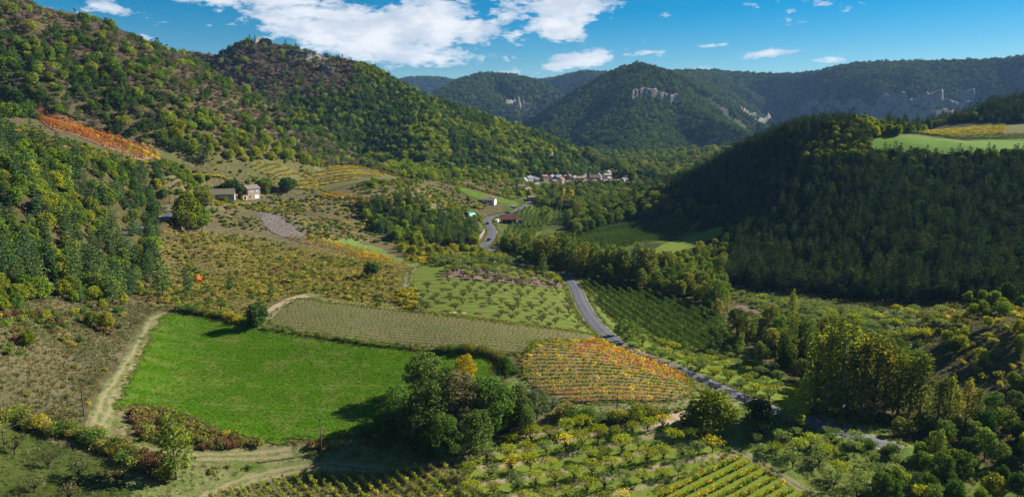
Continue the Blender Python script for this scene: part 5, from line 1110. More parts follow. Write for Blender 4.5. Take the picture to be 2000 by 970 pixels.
grove([(300, 330), (345, 318), (410, 345), (405, 392), (345, 392), (322, 400)], 2.3, 16, (.7, 1.8), {'bush_olive': .35, 'bush_green': .45, 'oak': .2}, 'above the hairpin bend', 'bushes above the hairpin')
X, Y, Z, px, py = candidates([(1380, 560), (2080, 560), (2080, 990), (1650, 990), (1450, 860), (1430, 700)], 1.7, show=2)
scatter('right_bank_grass', X, Y, Z, choose(len(X), {'tuft': 1}), rng.uniform(.7, 1.6, len(X)), 'rough grass on the right bank and orchards', 'grass')
print('plants', time.time() - T0, len(bpy.data.objects))

# ------------------------------------------------------------------ buildings
def wall_mat(name, col, joint=.55, scale=3.0, var=.25):
    t = mat_new(name); tcn = t.n('ShaderNodeTexCoord'); o_ = tcn.outputs['Object']; v = t.n('ShaderNodeTexVoronoi', feature='F1'); v.inputs['Scale'].default_value = scale; t.put(v.inputs['Vector'], o_)
    n = t.noise(o_, 1.2, 5, .7); finish(t, t.mix(1.0, t.mix(t.math('MULTIPLY', v.outputs['Distance'], joint), col, tuple(k * .5 for k in col)), t.ramp(n, [(.3, 1 - var), (.7, 1 + var)]), 'MULTIPLY'), .92, v.outputs['Distance'], .3, .05, .15)
wall_mat('stone_wall', (.36, .28, .20)); wall_mat('pale_wall', (.36, .31, .25), .2); wall_mat('white_wall', (.60, .57, .52), .1); wall_mat('village_wall', (.50, .45, .38), .2); wall_mat('ochre_wall', (.52, .43, .33), .3); wall_mat('grey_wall', (.30, .28, .27), .4); wall_mat('dry_stone', (.24, .22, .20), .6, 2.0)
def tile_mat(name, col, var=.3):
    t = mat_new(name); o_ = t.n('ShaderNodeTexCoord').outputs['Object']; wv_ = t.n('ShaderNodeTexWave', i_Scale=1.6, i_Distortion=1.5, i_Detail=2.0); t.put(wv_.inputs['Vector'], o_); n = t.noise(o_, 2.0, 5, .7)
    finish(t, t.mix(1.0, col, t.ramp(n, [(.3, 1 - var), (.7, 1 + var)]), 'MULTIPLY'), .85, wv_.outputs['Fac'], .35, .05, .2)
tile_mat('slate_roof', (.20, .20, .23)); tile_mat('brown_roof', (.19, .14, .12)); tile_mat('red_roof', (.24, .115, .08)); tile_mat('pink_roof', (.31, .19, .15)); tile_mat('mossy_roof', (.15, .13, .085)); tile_mat('barn_roof', (.12, .035, .032)); tile_mat('blue_roof', (.20, .24, .30))
flat_mat('glass_dark', (.03, .035, .04), .15, .1, 1., .5); flat_mat('shutter_blue', (.28, .42, .58), .6, .1); flat_mat('door_white', (.66, .66, .64), .5, .1); flat_mat('door_wood', (.16, .10, .06), .7, .2); flat_mat('opening_shade', (.02, .018, .015), .95, .1)  # opening material: near-black, the shade of interiors put into its colour
flat_mat('pole_wood', (.10, .06, .045), .9, .3); flat_mat('steel', (.35, .36, .37), .4, .1, 2., .5, .6); flat_mat('wire', (.14, .14, .14), .6, .1); flat_mat('tarp_green', (.03, .19, .15), .55, .18, .8, .35, 0., .4)
flat_mat('plastic_blue', (.03, .16, .55), .45, .1); flat_mat('tyre', (.02, .02, .02), .9, .1); flat_mat('paint_white', (.75, .75, .74), .3, .05, 1., .5); flat_mat('paint_dark', (.03, .035, .045), .25, .1, 1., .5); flat_mat('paint_blue', (.05, .14, .36), .3, .1, 1., .5); flat_mat('leaf_heap', (.12, .03, .018), .95, .5, 3.); flat_mat('earth_heap', (.42, .28, .19), .95, .3, 3.)
t = mat_new('rock'); p = geo_pos(t); n = t.noise(p, .10, 6, .75); mp = t.n('ShaderNodeMapping'); t.put(mp.inputs['Vector'], p); mp.inputs['Scale'].default_value = (.5, .5, .06); n2 = t.noise(mp.outputs[0], .25, 5, .7)
finish(t, t.mix(1.0, t.ramp(n, [(.3, (.13, .12, .105)), (.55, (.22, .20, .175)), (.75, (.30, .275, .24))]), t.ramp(n2, [(.3, .6), (.7, 1.25)]), 'MULTIPLY'), .95, n, .8, 2., .05)
class MB:
    def __init__(s): s.v = []; s.f = []; s.n = 0
    def add(s, v, f): s.v.append(np.asarray(v, float)); s.f += [tuple(i + s.n for i in q_) for q_ in f]; s.n += len(v); return s
    def box(s, x0, x1, y0, y1, z0, z1):
        return s.add([(x0, y0, z0), (x1, y0, z0), (x1, y1, z0), (x0, y1, z0), (x0, y0, z1), (x1, y0, z1), (x1, y1, z1), (x0, y1, z1)], [(3, 2, 1, 0), (4, 5, 6, 7), (0, 1, 5, 4), (1, 2, 6, 5), (2, 3, 7, 6), (3, 0, 4, 7)])
    def prism(s, prof, y0, y1):
        """profile in x,z swept along y"""
        n = len(prof); return s.add([(a, y0, b) for a, b in prof] + [(a, y1, b) for a, b in prof], [tuple(range(n)), tuple(range(2 * n - 1, n - 1, -1))] + [((i + 1) % n, i, n + i, n + (i + 1) % n) for i in range(n)])
    def cyl(s, c, r, h, k=12, r2=None):
        r2 = r if r2 is None else r2; a = [i / k * 2 * math.pi for i in range(k)]
        return s.add([(c[0] + math.cos(q_) * r, c[1] + math.sin(q_) * r, c[2]) for q_ in a] + [(c[0] + math.cos(q_) * r2, c[1] + math.sin(q_) * r2, c[2] + h) for q_ in a], [tuple(range(k - 1, -1, -1)), tuple(range(k, 2 * k))] + [(i, (i + 1) % k, k + (i + 1) % k, k + i) for i in range(k)])
    def wheel(s, c, r, wd, k=12):
        a = [i / k * 2 * math.pi for i in range(k)]
        return s.add([(c[0] + math.cos(q_) * r, c[1] - wd / 2, c[2] + math.sin(q_) * r) for q_ in a] + [(c[0] + math.cos(q_) * r, c[1] + wd / 2, c[2] + math.sin(q_) * r) for q_ in a], [tuple(range(k)), tuple(range(2 * k - 1, k - 1, -1))] + [((i + 1) % k, i, k + i, k + (i + 1) % k) for i in range(k)])
    def mesh(s, name, mat):
        me = bpy.data.meshes.new(name); me.from_pydata(np.concatenate(s.v).tolist(), [], s.f); me.materials.append(MATS[mat]); me.update(); return me
    def put(s, name, mat, parent, **kw): return obj(name, s.mesh(name, mat), parent, **kw)
def house(x, y, rz, w_, d, h, rh, wall, roof, label, name='house', wins=(), door=None, chim=True, eave=.35, ridge='x', cat='house', group=None, z=None, sink=1.5, win_mat='glass_dark', parent=None):
    """walls with gables; ridge along x. wins: (face, u, z, w, h): face f front(-y) b l r"""
    z = float(hgt(x, y)) if z is None else z
    e = obj(name, None, loc=(x, y, z), rz=rz, label=label, category=cat, group=group) if parent is None else parent
    m = MB(); m.prism([(-d / 2, -sink), (d / 2, -sink), (d / 2, h), (0, h + rh), (-d / 2, h)], -w_ / 2, w_ / 2); v = m.v[0]; m.v[0] = np.column_stack([v[:, 1], v[:, 0], v[:, 2]]); m.f = [q_[::-1] for q_ in m.f]
    wo = m.put('wall', wall, e)
    m = MB(); sl = rh / (d / 2); t_ = .22
    for sg in (-1, 1):
        y1 = sg * (d / 2 + eave); zl = h - eave * sl
        q_ = [(0.0, h + rh + .02), (y1, zl + .02), (y1, zl + t_), (0.0, h + rh + t_)]
        mm = MB().prism(q_, -w_ / 2 - eave, w_ / 2 + eave); vv = mm.v[0]; m.add(np.column_stack([vv[:, 1], vv[:, 0], vv[:, 2]]), mm.f)
    ro = m.put('roof', roof, e)
    if chim: MB().box(w_ * .22, w_ * .22 + .8, d * .06, d * .06 + .8, h + rh * .6, h + rh + 1.1).put('chimney', wall, ro)
    for k in wins:
        fc, u, zz, ww, hh = k[:5]; mt = k[5] if len(k) > 5 else win_mat
        if fc in 'fb': yy = (-d / 2) if fc == 'f' else d / 2; b = MB().box(u - ww / 2, u + ww / 2, yy - .06, yy + .06, zz, zz + hh); sh = MB().box(u - ww / 2 - .1, u + ww / 2 + .1, yy - .14, yy + .02, zz - .14, zz - .02)
        else: xx = (-w_ / 2) if fc == 'l' else w_ / 2; b = MB().box(xx - .06, xx + .06, u - ww / 2, u + ww / 2, zz, zz + hh); sh = MB().box(xx - .12, xx + .12, u - ww / 2 - .1, u + ww / 2 + .1, zz - .14, zz - .02)
        wn = b.put('window', mt, e); sh.put('sill', 'pale_wall', wn)
    if door: u, ww, hh, mt = door; MB().box(u - ww / 2, u + ww / 2, -d / 2 - .07, -d / 2 + .05, 0, hh).put('door', mt, e)
    return e
# the stone farmhouse with its shutters and lean-to, and the long low barn beside it
x, y = hit(487, 389); fz = float(hgt(x, y)) + .2; rzf = .9
fh = house(x, y + 3, rzf, 8.0, 7.0, 6.0, 1.9, 'stone_wall', 'brown_roof', 'two-storey stone farmhouse with blue shutters on the left slope', name='stone_house', z=fz, chim=True,
           wins=[('f', -1.7, 3.7, 1.3, 1.5, 'shutter_blue'), ('f', 1.9, 3.7, 1.3, 1.5, 'shutter_blue'), ('l', 0., 3.6, 1.0, 1.3), ('r', 0., 3.6, 1.0, 1.3), ('f', -2.6, 1.0, .8, 1.0)], door=(1.6, 2.6, 2.3, 'door_white'))
m = MB(); m.prism([(-3.0, 2.3), (3.0, 2.3), (3.0, 2.5), (-3.0, 2.5)], -1, 1); m = MB().box(-7.2, -4.02, -3.4, 2.6, -1, 2.3); m.put('lean_to_wall', 'ochre_wall', fh)
m = MB().add([(-7.5, -3.7, 2.25), (-4.0, -3.7, 3.1), (-4.0, 2.9, 3.1), (-7.5, 2.9, 2.25), (-7.5, -3.7, 2.45), (-4.0, -3.7, 3.3), (-4.0, 2.9, 3.3), (-7.5, 2.9, 2.45)], [(3, 2, 1, 0), (4, 5, 6, 7), (0, 1, 5, 4), (1, 2, 6, 5), (2, 3, 7, 6), (3, 0, 4, 7)]); m.put('lean_to_roof', 'red_roof', fh)
MB().box(-6.4, -5.3, -3.47, -3.35, 0, 2.0).put('lean_to_door', 'opening_shade', fh)
x, y = hit(424, 390); house(x, y + 4, .32, 15.5, 8., 2.6, 2.6, 'pale_wall', 'mossy_roof', 'long low farm building with mossy sagging roof left of the stone house', name='farm_building', z=float(hgt(x, y)) + .3, chim=False, door=(2.5, 1.4, 2.0, 'opening_shade'), wins=[('f', -4.5, .8, .7, .8), ('f', 5.6, .8, .7, .8), ('f', -1.2, .8, .7, .8)], cat='farm building')
x, y = hit(450, 391); house(x, y + 3, .5, 5.0, 4., 2.2, .9, 'ochre_wall', 'pink_roof', 'small ochre outbuilding between the low barn and the stone house', name='outbuilding', chim=False, door=(.6, 1.2, 1.8, 'opening_shade'), cat='farm building')
# barn, tunnel shed and houses near the far road
x, y = hit(993, 437); bz = float(hgt(x, y)) + .1
b = house(x, y + 4, .10, 10.4, 8.6, 3.4, 2.6, 'ochre_wall', 'barn_roof', 'open-fronted barn with dark red roof beside the road', name='barn', z=bz, chim=False, eave=.7, cat='barn', wins=[('f', -3.2, .2, 3.0, 2.6, 'opening_shade'), ('f', .3, .2, 3.0, 2.6, 'opening_shade'), ('f', 3.6, .2, 2.4, 2.6, 'opening_shade')])  # front bays are near-black panels standing for the shade inside
for u in (-4.9, -1.45, 2.05, 4.95): MB().box(u - .12, u + .12, -4.75, -4.5, -.5, 3.3).put('post', 'pole_wood', b)
x, y = hit(1016, 437); house(x, y + 1.5, .10, 3.4, 3.4, 2.8, .8, 'white_wall', 'barn_roof', 'small dark red roofed shed right of the barn', name='shed', chim=False, cat='shed', wins=[('f', 0, .1, 1.6, 2.0, 'opening_shade')])
x, y = hit(916, 423); gz = float(hgt(x, y)); e = obj('tunnel_shed', None, loc=(x, y + 3, gz), rz=-.55, label='green plastic tunnel shed with dark open end on the slope', category='shed')
k = 14; an_ = [math.pi * i / k for i in range(k + 1)]; prof = [(math.cos(a) * 3.3, math.sin(a) * 3.1) for a in an_] + [(math.cos(a) * 3.15, math.sin(a) * 2.95) for a in an_[::-1]]
MB().prism(prof, -3.6, 3.6).put('cover', 'tarp_green', e); MB().prism([(math.cos(a) * 3.1, math.sin(a) * 2.9) for a in an_], 3.2, 3.4).put('back_panel', 'tarp_green', e); MB().prism([(math.cos(a) * 3.1, math.sin(a) * 2.9) for a in an_], -2.0, -1.9).put('shade_panel', 'opening_shade', e)  # last panel: dark sheet across the tunnel, painted as its inner shade
for yy in (-3.62, 0., 3.62):
    q_ = PM(3); q_.tube([(math.cos(a) * 3.34, yy, math.sin(a) * 3.14) for a in an_], [.06] * (k + 1), 5); obj('hoop', mesh_from('hoop', np.concatenate(q_.wv), [np.concatenate(q_.wf)], 'steel'), e)
x, y = hit(955, 399); house(x, y + 4, -.25, 10.5, 7., 3.0, 1.6, 'white_wall', 'pink_roof', 'white house with pink tiled roof below the bright green strip', wins=[('f', 2.5, .8, 1.2, 1.3), ('f', -2., .8, 1.2, 1.3), ('r', 0, .9, 1.2, 1.2)], door=(.4, 1.0, 2.1, 'door_wood'), chim=True)
x, y = hit(1003, 408); house(x, y + 1, .2, 3.0, 2.6, 2.2, .6, 'white_wall', 'pink_roof', 'tiny white hut at the roadside past the barn', name='hut', chim=False, cat='hut', wins=[('f', 0, .2, .9, 1.7, 'door_wood')])
x, y = hit(1038, 393); house(x, y + 3, .3, 7.0, 6., 3.6, 1.2, 'stone_wall', 'brown_roof', 'dark stone building where the road enters the village', chim=False, wins=[('f', 1.5, .9, 1.2, 1.5), ('r', 0, 1.0, 1.2, 1.2, 'door_wood')])
# village
VH = [ # px, base py, width, depth, height, roof height, wall, roof, turn, look
 (1025,359,7,7,4.5,3.0,'village_wall','blue_roof',.5,'grey blue roofed house at the left end of the village'),(1034,356,9,7,5,3.2,'white_wall','slate_roof',.2,'white house with steep slate roof at the village left end'),(1041,356,6,7,4.5,3.0,'grey_wall','blue_roof',-.2,'small blue grey roofed house beside the steep slate roof'),
 (1047,357,7,7,4.5,2.0,'grey_wall','brown_roof',.1,'brown roofed house closing the left village cluster'),(1018,369,9,7,3.2,2.2,'white_wall','brown_roof',-.3,'low white house with brown roof above the left cluster road'),(1030,375,9,7,3,2.2,'ochre_wall','brown_roof',.25,'ochre bungalow below the left village cluster'),(1048,366,7,6,4,1.6,'village_wall','slate_roof',.1,'pale house below the left village cluster'),
 (1078,353,8,7,4.5,2.6,'white_wall','slate_roof',.3,'slate roofed house left of the main row'),(1091,354,9,8,5.5,2.6,'village_wall','blue_roof',-.1,'pale house with blue grey roof in the main row'),(1096,360,8,8,7,2.0,'ochre_wall','red_roof',.4,'tall ochre house with red roof at the left of the main row'),(1104,355,6,7,7,2.0,'stone_wall','red_roof',.1,'narrow tall stone house with red roof'),
 (1111,354,13,9,6,3.6,'ochre_wall','brown_roof',1.45,'big gabled ochre house facing the valley'),(1122,356,8,8,6,2.4,'village_wall','pink_roof',.2,'pale house with pink roof right of the big gable'),(1131,355,10,8,5,2.2,'stone_wall','brown_roof',.0,'long stone house with brown roof'),(1140,354,9,8,5.5,2.2,'grey_wall','brown_roof',.2,'grey house with brown roof left of the church tower'),
 (1170,350,8,7,5,3.0,'white_wall','slate_roof',1.3,'white gabled house behind the church'),(1188,348,7,7,9,2.2,'white_wall','slate_roof',.2,'tall white house standing above the others'),(1192,353,6,6,6,1.8,'ochre_wall','red_roof',.5,'red and ochre house below the tall white house'),(1197,346,7,7,5,2.4,'village_wall','slate_roof',-.2,'pale house behind the tall white house'),
 (1208,353,11,8,5,2.2,'stone_wall','brown_roof',.1,'brown roofed stone house at the right of the village'),(1218,349,9,7,5,2.0,'ochre_wall','brown_roof',-.2,'ochre house at the upper right of the village'),(1225,355,9,8,6.5,1.8,'ochre_wall','pink_roof',.2,'pink roofed house at the right end of the village'),(1218,361,7,7,5,1.8,'village_wall','slate_roof',.3,'pale house at the lower right of the village'),
 (1210,360,7,7,4.5,2.2,'white_wall','pink_roof',-.3,'white house with pink roof at the lower right'),(1197,361,9,7,4.5,2.0,'village_wall','pink_roof',.1,'low pink roofed house in front at the right'),(1182,360,10,7,4.5,2.0,'ochre_wall','pink_roof',-.1,'long pink roofed house in front of the church'),(1172,358,7,7,5,2.0,'stone_wall','slate_roof',.3,'slate roofed stone house in front of the church'),
 (1160,361,8,7,4.5,2.0,'village_wall','brown_roof',.2,'brown roofed pale house under the church tower'),(1147,362,10,7,5,2.2,'ochre_wall','brown_roof',-.2,'ochre house left below the church tower'),(1137,366,8,7,5.5,2.4,'village_wall','slate_roof',1.2,'pale gabled house low in the village'),(1121,368,9,7,4.5,2.2,'ochre_wall','brown_roof',.3,'brown roofed house low at the village front'),(1110,362,8,7,4.5,2.0,'ochre_wall','red_roof',-.2,'orange red roofed house under the big gable'),(1196,366,8,6,4,1.8,'village_wall','slate_roof',.0,'slate roofed house nearest the river trees'),(1222,365,6,6,4.5,1.6,'grey_wall','slate_roof',.2,'grey house at the lower right corner of the village')]
for px_, py_, w_, d, h, rh, wm, rm, rz, lk in VH:
    x, y = hit(px_, py_); nw = 3 if w_ > 7.5 else 2
    wins = [('f', (i + .5) / nw * w_ * .82 - w_ * .41, zz, .95, 1.3) for i in range(nw) for zz in ((1.0, 3.4) if h > 4.8 else (1.1,))] + [('r', 0., h * .55, .9, 1.2), ('l', 0., h * .55, .9, 1.2)]
    house(x, y + 2, (rz + .55) if abs(rz) < 1 else rz, w_ * .82, d * .82, h * .82, rh * .9, wm, rm, lk, wins=wins, group='houses of the village')
for i in range(26):
    a_, b_ = 1062 + 168 * rng.random(), 347 + 17 * rng.random(); x, y = hit(a_, b_)
    if min(math.hypot(o.location.x - x, o.location.y - y - 2) for o in bpy.data.objects if o.get('group') == 'houses of the village') < 8.5: continue
    w_ = rng.uniform(5, 8); wm = ['village_wall', 'white_wall', 'ochre_wall', 'stone_wall'][i % 4]; rm = ['pink_roof', 'slate_roof', 'brown_roof', 'red_roof'][int(rng.integers(4))]; h = rng.uniform(3.5, 6.)
    house(x, y + 2, rng.uniform(.3, 1.1), w_, 6.2, h, rng.uniform(1.5, 2.4), wm, rm, 'small %s house with %s roof tucked between the village houses' % ({'village_wall': 'pale', 'white_wall': 'white', 'ochre_wall': 'ochre', 'stone_wall': 'stone'}[wm], {'pink_roof': 'pinkish', 'slate_roof': 'slate', 'brown_roof': 'brown', 'red_roof': 'dull red'}[rm]), wins=[('f', -1.4, h * .55, .9, 1.2), ('f', 1.4, h * .55, .9, 1.2), ('r', 0., h * .5, .9, 1.2)], group='houses of the village', chim=i % 2 == 0)
x, y = hit(1152, 357); cz = float(hgt(x, y)); e = house(x + 6, y + 4, .1, 13, 8, 6, 3.2, 'stone_wall', 'brown_roof', 'stone village church with slim square tower and pointed spire', name='church', chim=False, z=cz, cat='church', wins=[('f', -3.5, 2., 1., 2.6), ('f', 0., 2., 1., 2.6), ('f', 3.5, 2., 1., 2.6)], door=(5.2, 1.4, 2.6, 'door_wood'))
tw = MB().box(-9.6, -6.52, -1.6, 1.6, -1.5, 10.5).put('tower', 'pale_wall', e); MB().add([(-9.9, -1.9, 10.5), (-6.3, -1.9, 10.5), (-6.3, 1.9, 10.5), (-9.9, 1.9, 10.5), (-8.05, 0, 16.0)], [(3, 2, 1, 0), (0, 1, 4), (1, 2, 4), (2, 3, 4), (3, 0, 4)]).put('spire', 'slate_roof', tw); MB().box(-8.6, -7.5, -1.68, -1.5, 7.6, 9.6).put('belfry_opening', 'opening_shade', tw)
# trees and gardens among the houses
X, Y, Z, px, py = candidates([(1010, 345), (1080, 338), (1240, 335), (1245, 372), (1150, 372), (1010, 385)], 5.0, 600, 1000, show=8); k = np.ones(len(X), bool)
for o in [o for o in bpy.data.objects if o.get('category') in ('house', 'church')]: k &= np.hypot(X - o.location.x, Y - o.location.y) > 6.8
X, Y, Z = X[k], Y[k], Z[k]; ks = choose(len(X), {'oak_small': .4, 'oak_small_dark': .3, 'oak_small_gold': .3})
for i in range(min(len(X), 110)): shrub(ks[i], X[i], Y[i], rng.uniform(.6, 1.1), 'garden tree between the village houses', 'tree', 'garden trees of the village', 'garden_tree')

# ------------------------------------------------------------------ vehicles
def car(px_, py_, rz, paint, label, van=False, truck=False):
    x, y = hit(px_, py_); e = obj('van' if van else 'truck' if truck else 'parked_car', None, loc=(x, y, float(hgt(x, y)) + .2), rz=rz, label=label, category='van' if van else 'truck' if truck else 'car')
    L, Wd, H = (5.2, 2.0, 2.3) if van else (6.4, 2.3, 2.6) if truck else (4.2, 1.75, 1.45)
    if van: pr = [(-L / 2, .35), (L / 2, .35), (L / 2, 1.0), (L / 2 - .7, 1.25), (L / 2 - 1.3, H), (-L / 2, H)]
    elif truck: pr = [(L / 2 - 1.9, .5), (L / 2, .5), (L / 2, 1.3), (L / 2 - .25, H), (L / 2 - 1.9, H)]
    else: pr = [(-L / 2, .35), (L / 2, .35), (L / 2, .8), (L / 2 - 1.1, .95), (-L / 2 + .1, .95), (-L / 2, .8)]
    MB().prism(pr, -Wd / 2, Wd / 2).put('body', paint, e)
    if truck: MB().box(-L / 2, L / 2 - 2.0, -Wd / 2, Wd / 2, .8, 1.0).put('load_bed', 'steel', e); MB().box(-L / 2, L / 2 - 2.05, -Wd / 2 + .02, Wd / 2 - .02, 1.0, 2.3).put('load_cover', 'paint_white', e)
    if not van and not truck: MB().prism([(-L / 2 + .3, .95), (L / 2 - 1.2, .95), (L / 2 - 1.85, H), (-L / 2 + .8, H)], -Wd / 2 + .12, Wd / 2 - .12).put('cabin', 'glass_dark', e); MB().box(-L / 2 + .85, L / 2 - 1.95, -Wd / 2 + .15, Wd / 2 - .15, H, H + .04).put('roof', paint, e)
    else: MB().prism([(L / 2 - 1.25, 1.3), (L / 2 - .78, 1.3), (L / 2 - 1.22, H - .2), (L / 2 - 1.5, H - .2)] if van else [(L / 2 - .6, 1.45), (L / 2 - .02, 1.45), (L / 2 - .2, H - .25), (L / 2 - .6, H - .25)], -Wd / 2 - .01, Wd / 2 + .01).put('window', 'glass_dark', e)
    for sx_ in (-1, 1):
        for sy_ in (-1, 1): wl = MB().wheel((sx_ * L * .31, sy_ * (Wd / 2 - .1), .33), .33, .22).put('wheel', 'tyre', e); MB().wheel((sx_ * L * .31, sy_ * (Wd / 2 + .005), .33), .18, .03).put('rim', 'steel', wl)
    return e
car(952, 438, 1.75, 'paint_dark', 'dark car on the road at the bend below the barn'); car(992, 417.5, .45, 'paint_dark', 'dark car on the road beyond the barn'); car(956, 470, 1.2, 'paint_dark', 'small dark car on the road nearest the copse')
car(971, 435, 1.4, 'paint_white', 'white van parked left of the barn', van=True); car(1008, 437, .3, 'paint_blue', 'blue cabbed truck with white load parked right of the barn', truck=True)

# ------------------------------------------------------------------ poles, cables, wall, small things
POLES = [(165, 812, 740, 'brown wooden pole on the dry slope left of the green field'), (257, 641, 588, 'brown wooden pole by the top left corner of the green field'), (628, 883, 817, 'brown wooden pole at the bottom edge of the green field'), (1205, 800, 768, 'wooden pole below the autumn vineyard'), (1453, 793, 764, 'wooden pole at the roadside on the right'),
         (344, 430, 386, 'dark pole beside the hairpin bend'), (332, 399, 365, 'pale pole behind the hairpin bend'), (543, 386, 371, 'thin pole right of the stone farmhouse'), (636, 376, 360, 'thin pole beside the terraces'), (300, 508, 471, 'thin pole at the edge of the left wood'), (9, 874, 842, 'dark pole stub at the left edge of the photo'), (409, 390, 368, 'thin pole in front of the low farm building')]
TOPS = {}
for px_, b_, t_, lb in POLES:
    x, y = hit(px_, b_); h_ = top_height(px_, y, t_); z = float(hgt(x, y)); e = obj('utility_pole', None, loc=(x, y, z), label=lb, category='pole')
    MB().cyl((0, 0, -.6), .15, h_ + .6, 10, .10).put('shaft', 'pole_wood', e); MB().box(-.5, .5, -.06, .06, h_ - .35, h_ - .23).put('crossarm', 'pole_wood', e)
    for u in (-.42, .42): MB().cyl((u, 0, h_ - .23), .05, .16, 8).put('insulator', 'steel', e)
    TOPS[px_] = (x, y, z + h_ - .1)
def cable(a, b, label, sag=1.2):
    A, B_ = np.array(a), np.array(b); t_ = np.linspace(0, 1, 25)[:, None]; P = A + (B_ - A) * t_; P[:, 2] -= (4 * t_ * (1 - t_))[:, 0] * sag; q_ = PM(1); q_.tube(P - A, [.022] * 25, 4); obj('cable', mesh_from('cable', np.concatenate(q_.wv), [np.concatenate(q_.wf)], 'wire'), loc=tuple(A), label=label, category='cable')
cable(TOPS[257], TOPS[165], 'thin cable between the two poles left of the green field'); cable(TOPS[165], TOPS[9], 'thin cable from the dry slope pole to the left edge'); cable(TOPS[628], TOPS[1205], 'thin cable from the field pole to the vineyard pole', 2.0); cable(TOPS[1205], TOPS[1453], 'thin cable from the vineyard pole to the roadside pole'); cable(TOPS[165], TOPS[628], 'thin cable crossing the bottom of the green field', 2.0)
P = smooth_poly(hits([(1562, 811), (1590, 821), (1620, 831), (1650, 841), (1675, 850)]), 1.1); e = obj('road_parapet', None, loc=(P[0, 0], P[0, 1], float(hgt(P[0, 0], P[0, 1]))), label='low stone parapet along the far side of the lower road', category='wall')
stone = [MB().box(-.56, .56, -.22, .22, -.6, .62 + dz) for dz in (0, .05, -.04)]; stone = [s_.mesh('stone', 'dry_stone') for s_ in stone]
dP = np.gradient(P, axis=0)
for i, (x, y) in enumerate(P):
    nx, ny = -dP[i, 1], dP[i, 0]; L = math.hypot(nx, ny); sg = 1 if ny > 0 else -1; x += sg * nx / L * 3.6; y += sg * ny / L * 3.6
    obj('stone', stone[i % 3], e, loc=(x - e.location.x, y - e.location.y, float(hgt(x, y)) - e.location.z), rz=math.atan2(dP[i, 1], dP[i, 0]) + rng.normal(0, .02))
P = smooth_poly(hits([(934, 470), (940, 462), (946, 453)]), 1.4); e = obj('retaining_wall', None, loc=(P[0, 0], P[0, 1], float(hgt(P[0, 0], P[0, 1]))), label='grey stone retaining wall left of the road bend', category='wall')
big = MB().box(-.75, .75, -.3, .3, -.8, 2.2).mesh('stone', 'dry_stone'); dP = np.gradient(P, axis=0)
for i, (x, y) in enumerate(P): obj('stone', big, e, loc=(x - e.location.x, y - e.location.y, float(hgt(x, y)) - e.location.z + rng.normal(0, .1)), rz=math.atan2(dP[i, 1], dP[i, 0]))
def heap(px_, py_, w_, h_, mat, label, name):
    x, y = hit(px_, py_); n1_, n2_ = 18, 7; V = []
    for j in range(n2_ + 1):
        for i in range(n1_):
            a = i / n1_ * 2 * math.pi; f = j / n2_; r_ = w_ * .5 * (1 - f) * (1 + .25 * math.sin(a * 3 + px_) + .1 * math.sin(a * 7)); V.append((math.cos(a) * r_ * 1.3, math.sin(a) * r_, h_ * math.sin(f * math.pi / 2) * (1 + .1 * math.sin(a * 5 + j)) - .1))
    i_ = np.arange((n2_ + 1) * n1_).reshape(n2_ + 1, n1_); j_ = np.roll(i_, -1, 1); obj(name, mesh_from(name, V, [np.stack([i_[:-1].ravel(), j_[:-1].ravel(), j_[1:].ravel(), i_[1:].ravel()], 1)], mat, smooth=True), loc=(x, y, float(hgt(x, y)) + .1), label=label, category='heap')
heap(932, 613, 2.8, .55, 'leaf_heap', 'dark red brown heap on the centre orchard grass', 'brush_heap'); heap(882, 610, 2.4, .25, 'earth_heap', 'pale earth heap left of the red brown heap', 'earth_heap'); heap(905, 611, 1.6, .2, 'earth_heap', 'smaller pale earth heap beside the red brown heap', 'earth_heap')
for px_, py_, lb in ((1108, 537, 'blue barrel beside the road at the apple rows'), (1017, 522, 'blue barrel at the top of the centre orchard')):
    x, y = hit(px_, py_); e = obj('barrel', None, loc=(x + (3.5 if px_ > 1100 else 0), y, float(hgt(x, y)) + .1), label=lb, category='barrel'); MB().cyl((0, 0, 0), .45, 1.2, 16, .45).put('body', 'plastic_blue', e)
    for z_ in (.35, .8, 1.16): MB().cyl((0, 0, z_), .49, .07, 16).put('hoop', 'plastic_blue', e)

def rock_mesh(seed):
    r = np.random.default_rng(seed); d = []; n1_, n2_ = 7, 5
    for j in range(n2_):
        for i in range(n1_): a = i / n1_ * 6.283; b = math.pi * (j + .5) / n2_; d.append((math.sin(b) * math.cos(a), math.sin(b) * math.sin(a), math.cos(b) * .6))
    V = np.array(d) * r.uniform(.7, 1.2, (len(d), 1)); i_ = np.arange(n1_ * n2_).reshape(n2_, n1_); j_ = np.roll(i_, -1, 1)
    return mesh_from('rock_%d' % seed, V, [np.stack([i_[:-1].ravel(), i_[1:].ravel(), j_[1:].ravel(), j_[:-1].ravel()], 1), i_[:1, ::1], i_[-1:, ::-1]], 'rock')
SPEC['stone'] = [dict(all=rock_mesh(s_)) for s_ in (1, 2, 3)]
X, Y, Z, px, py = candidates(PX['scree'], .9, show=3, field_ok=True); scatter('scree_stones', X, Y, Z + .1, ['stone'] * len(X), rng.uniform(.12, .55, len(X)) , 'loose grey stones of the scree slope', 'stones')
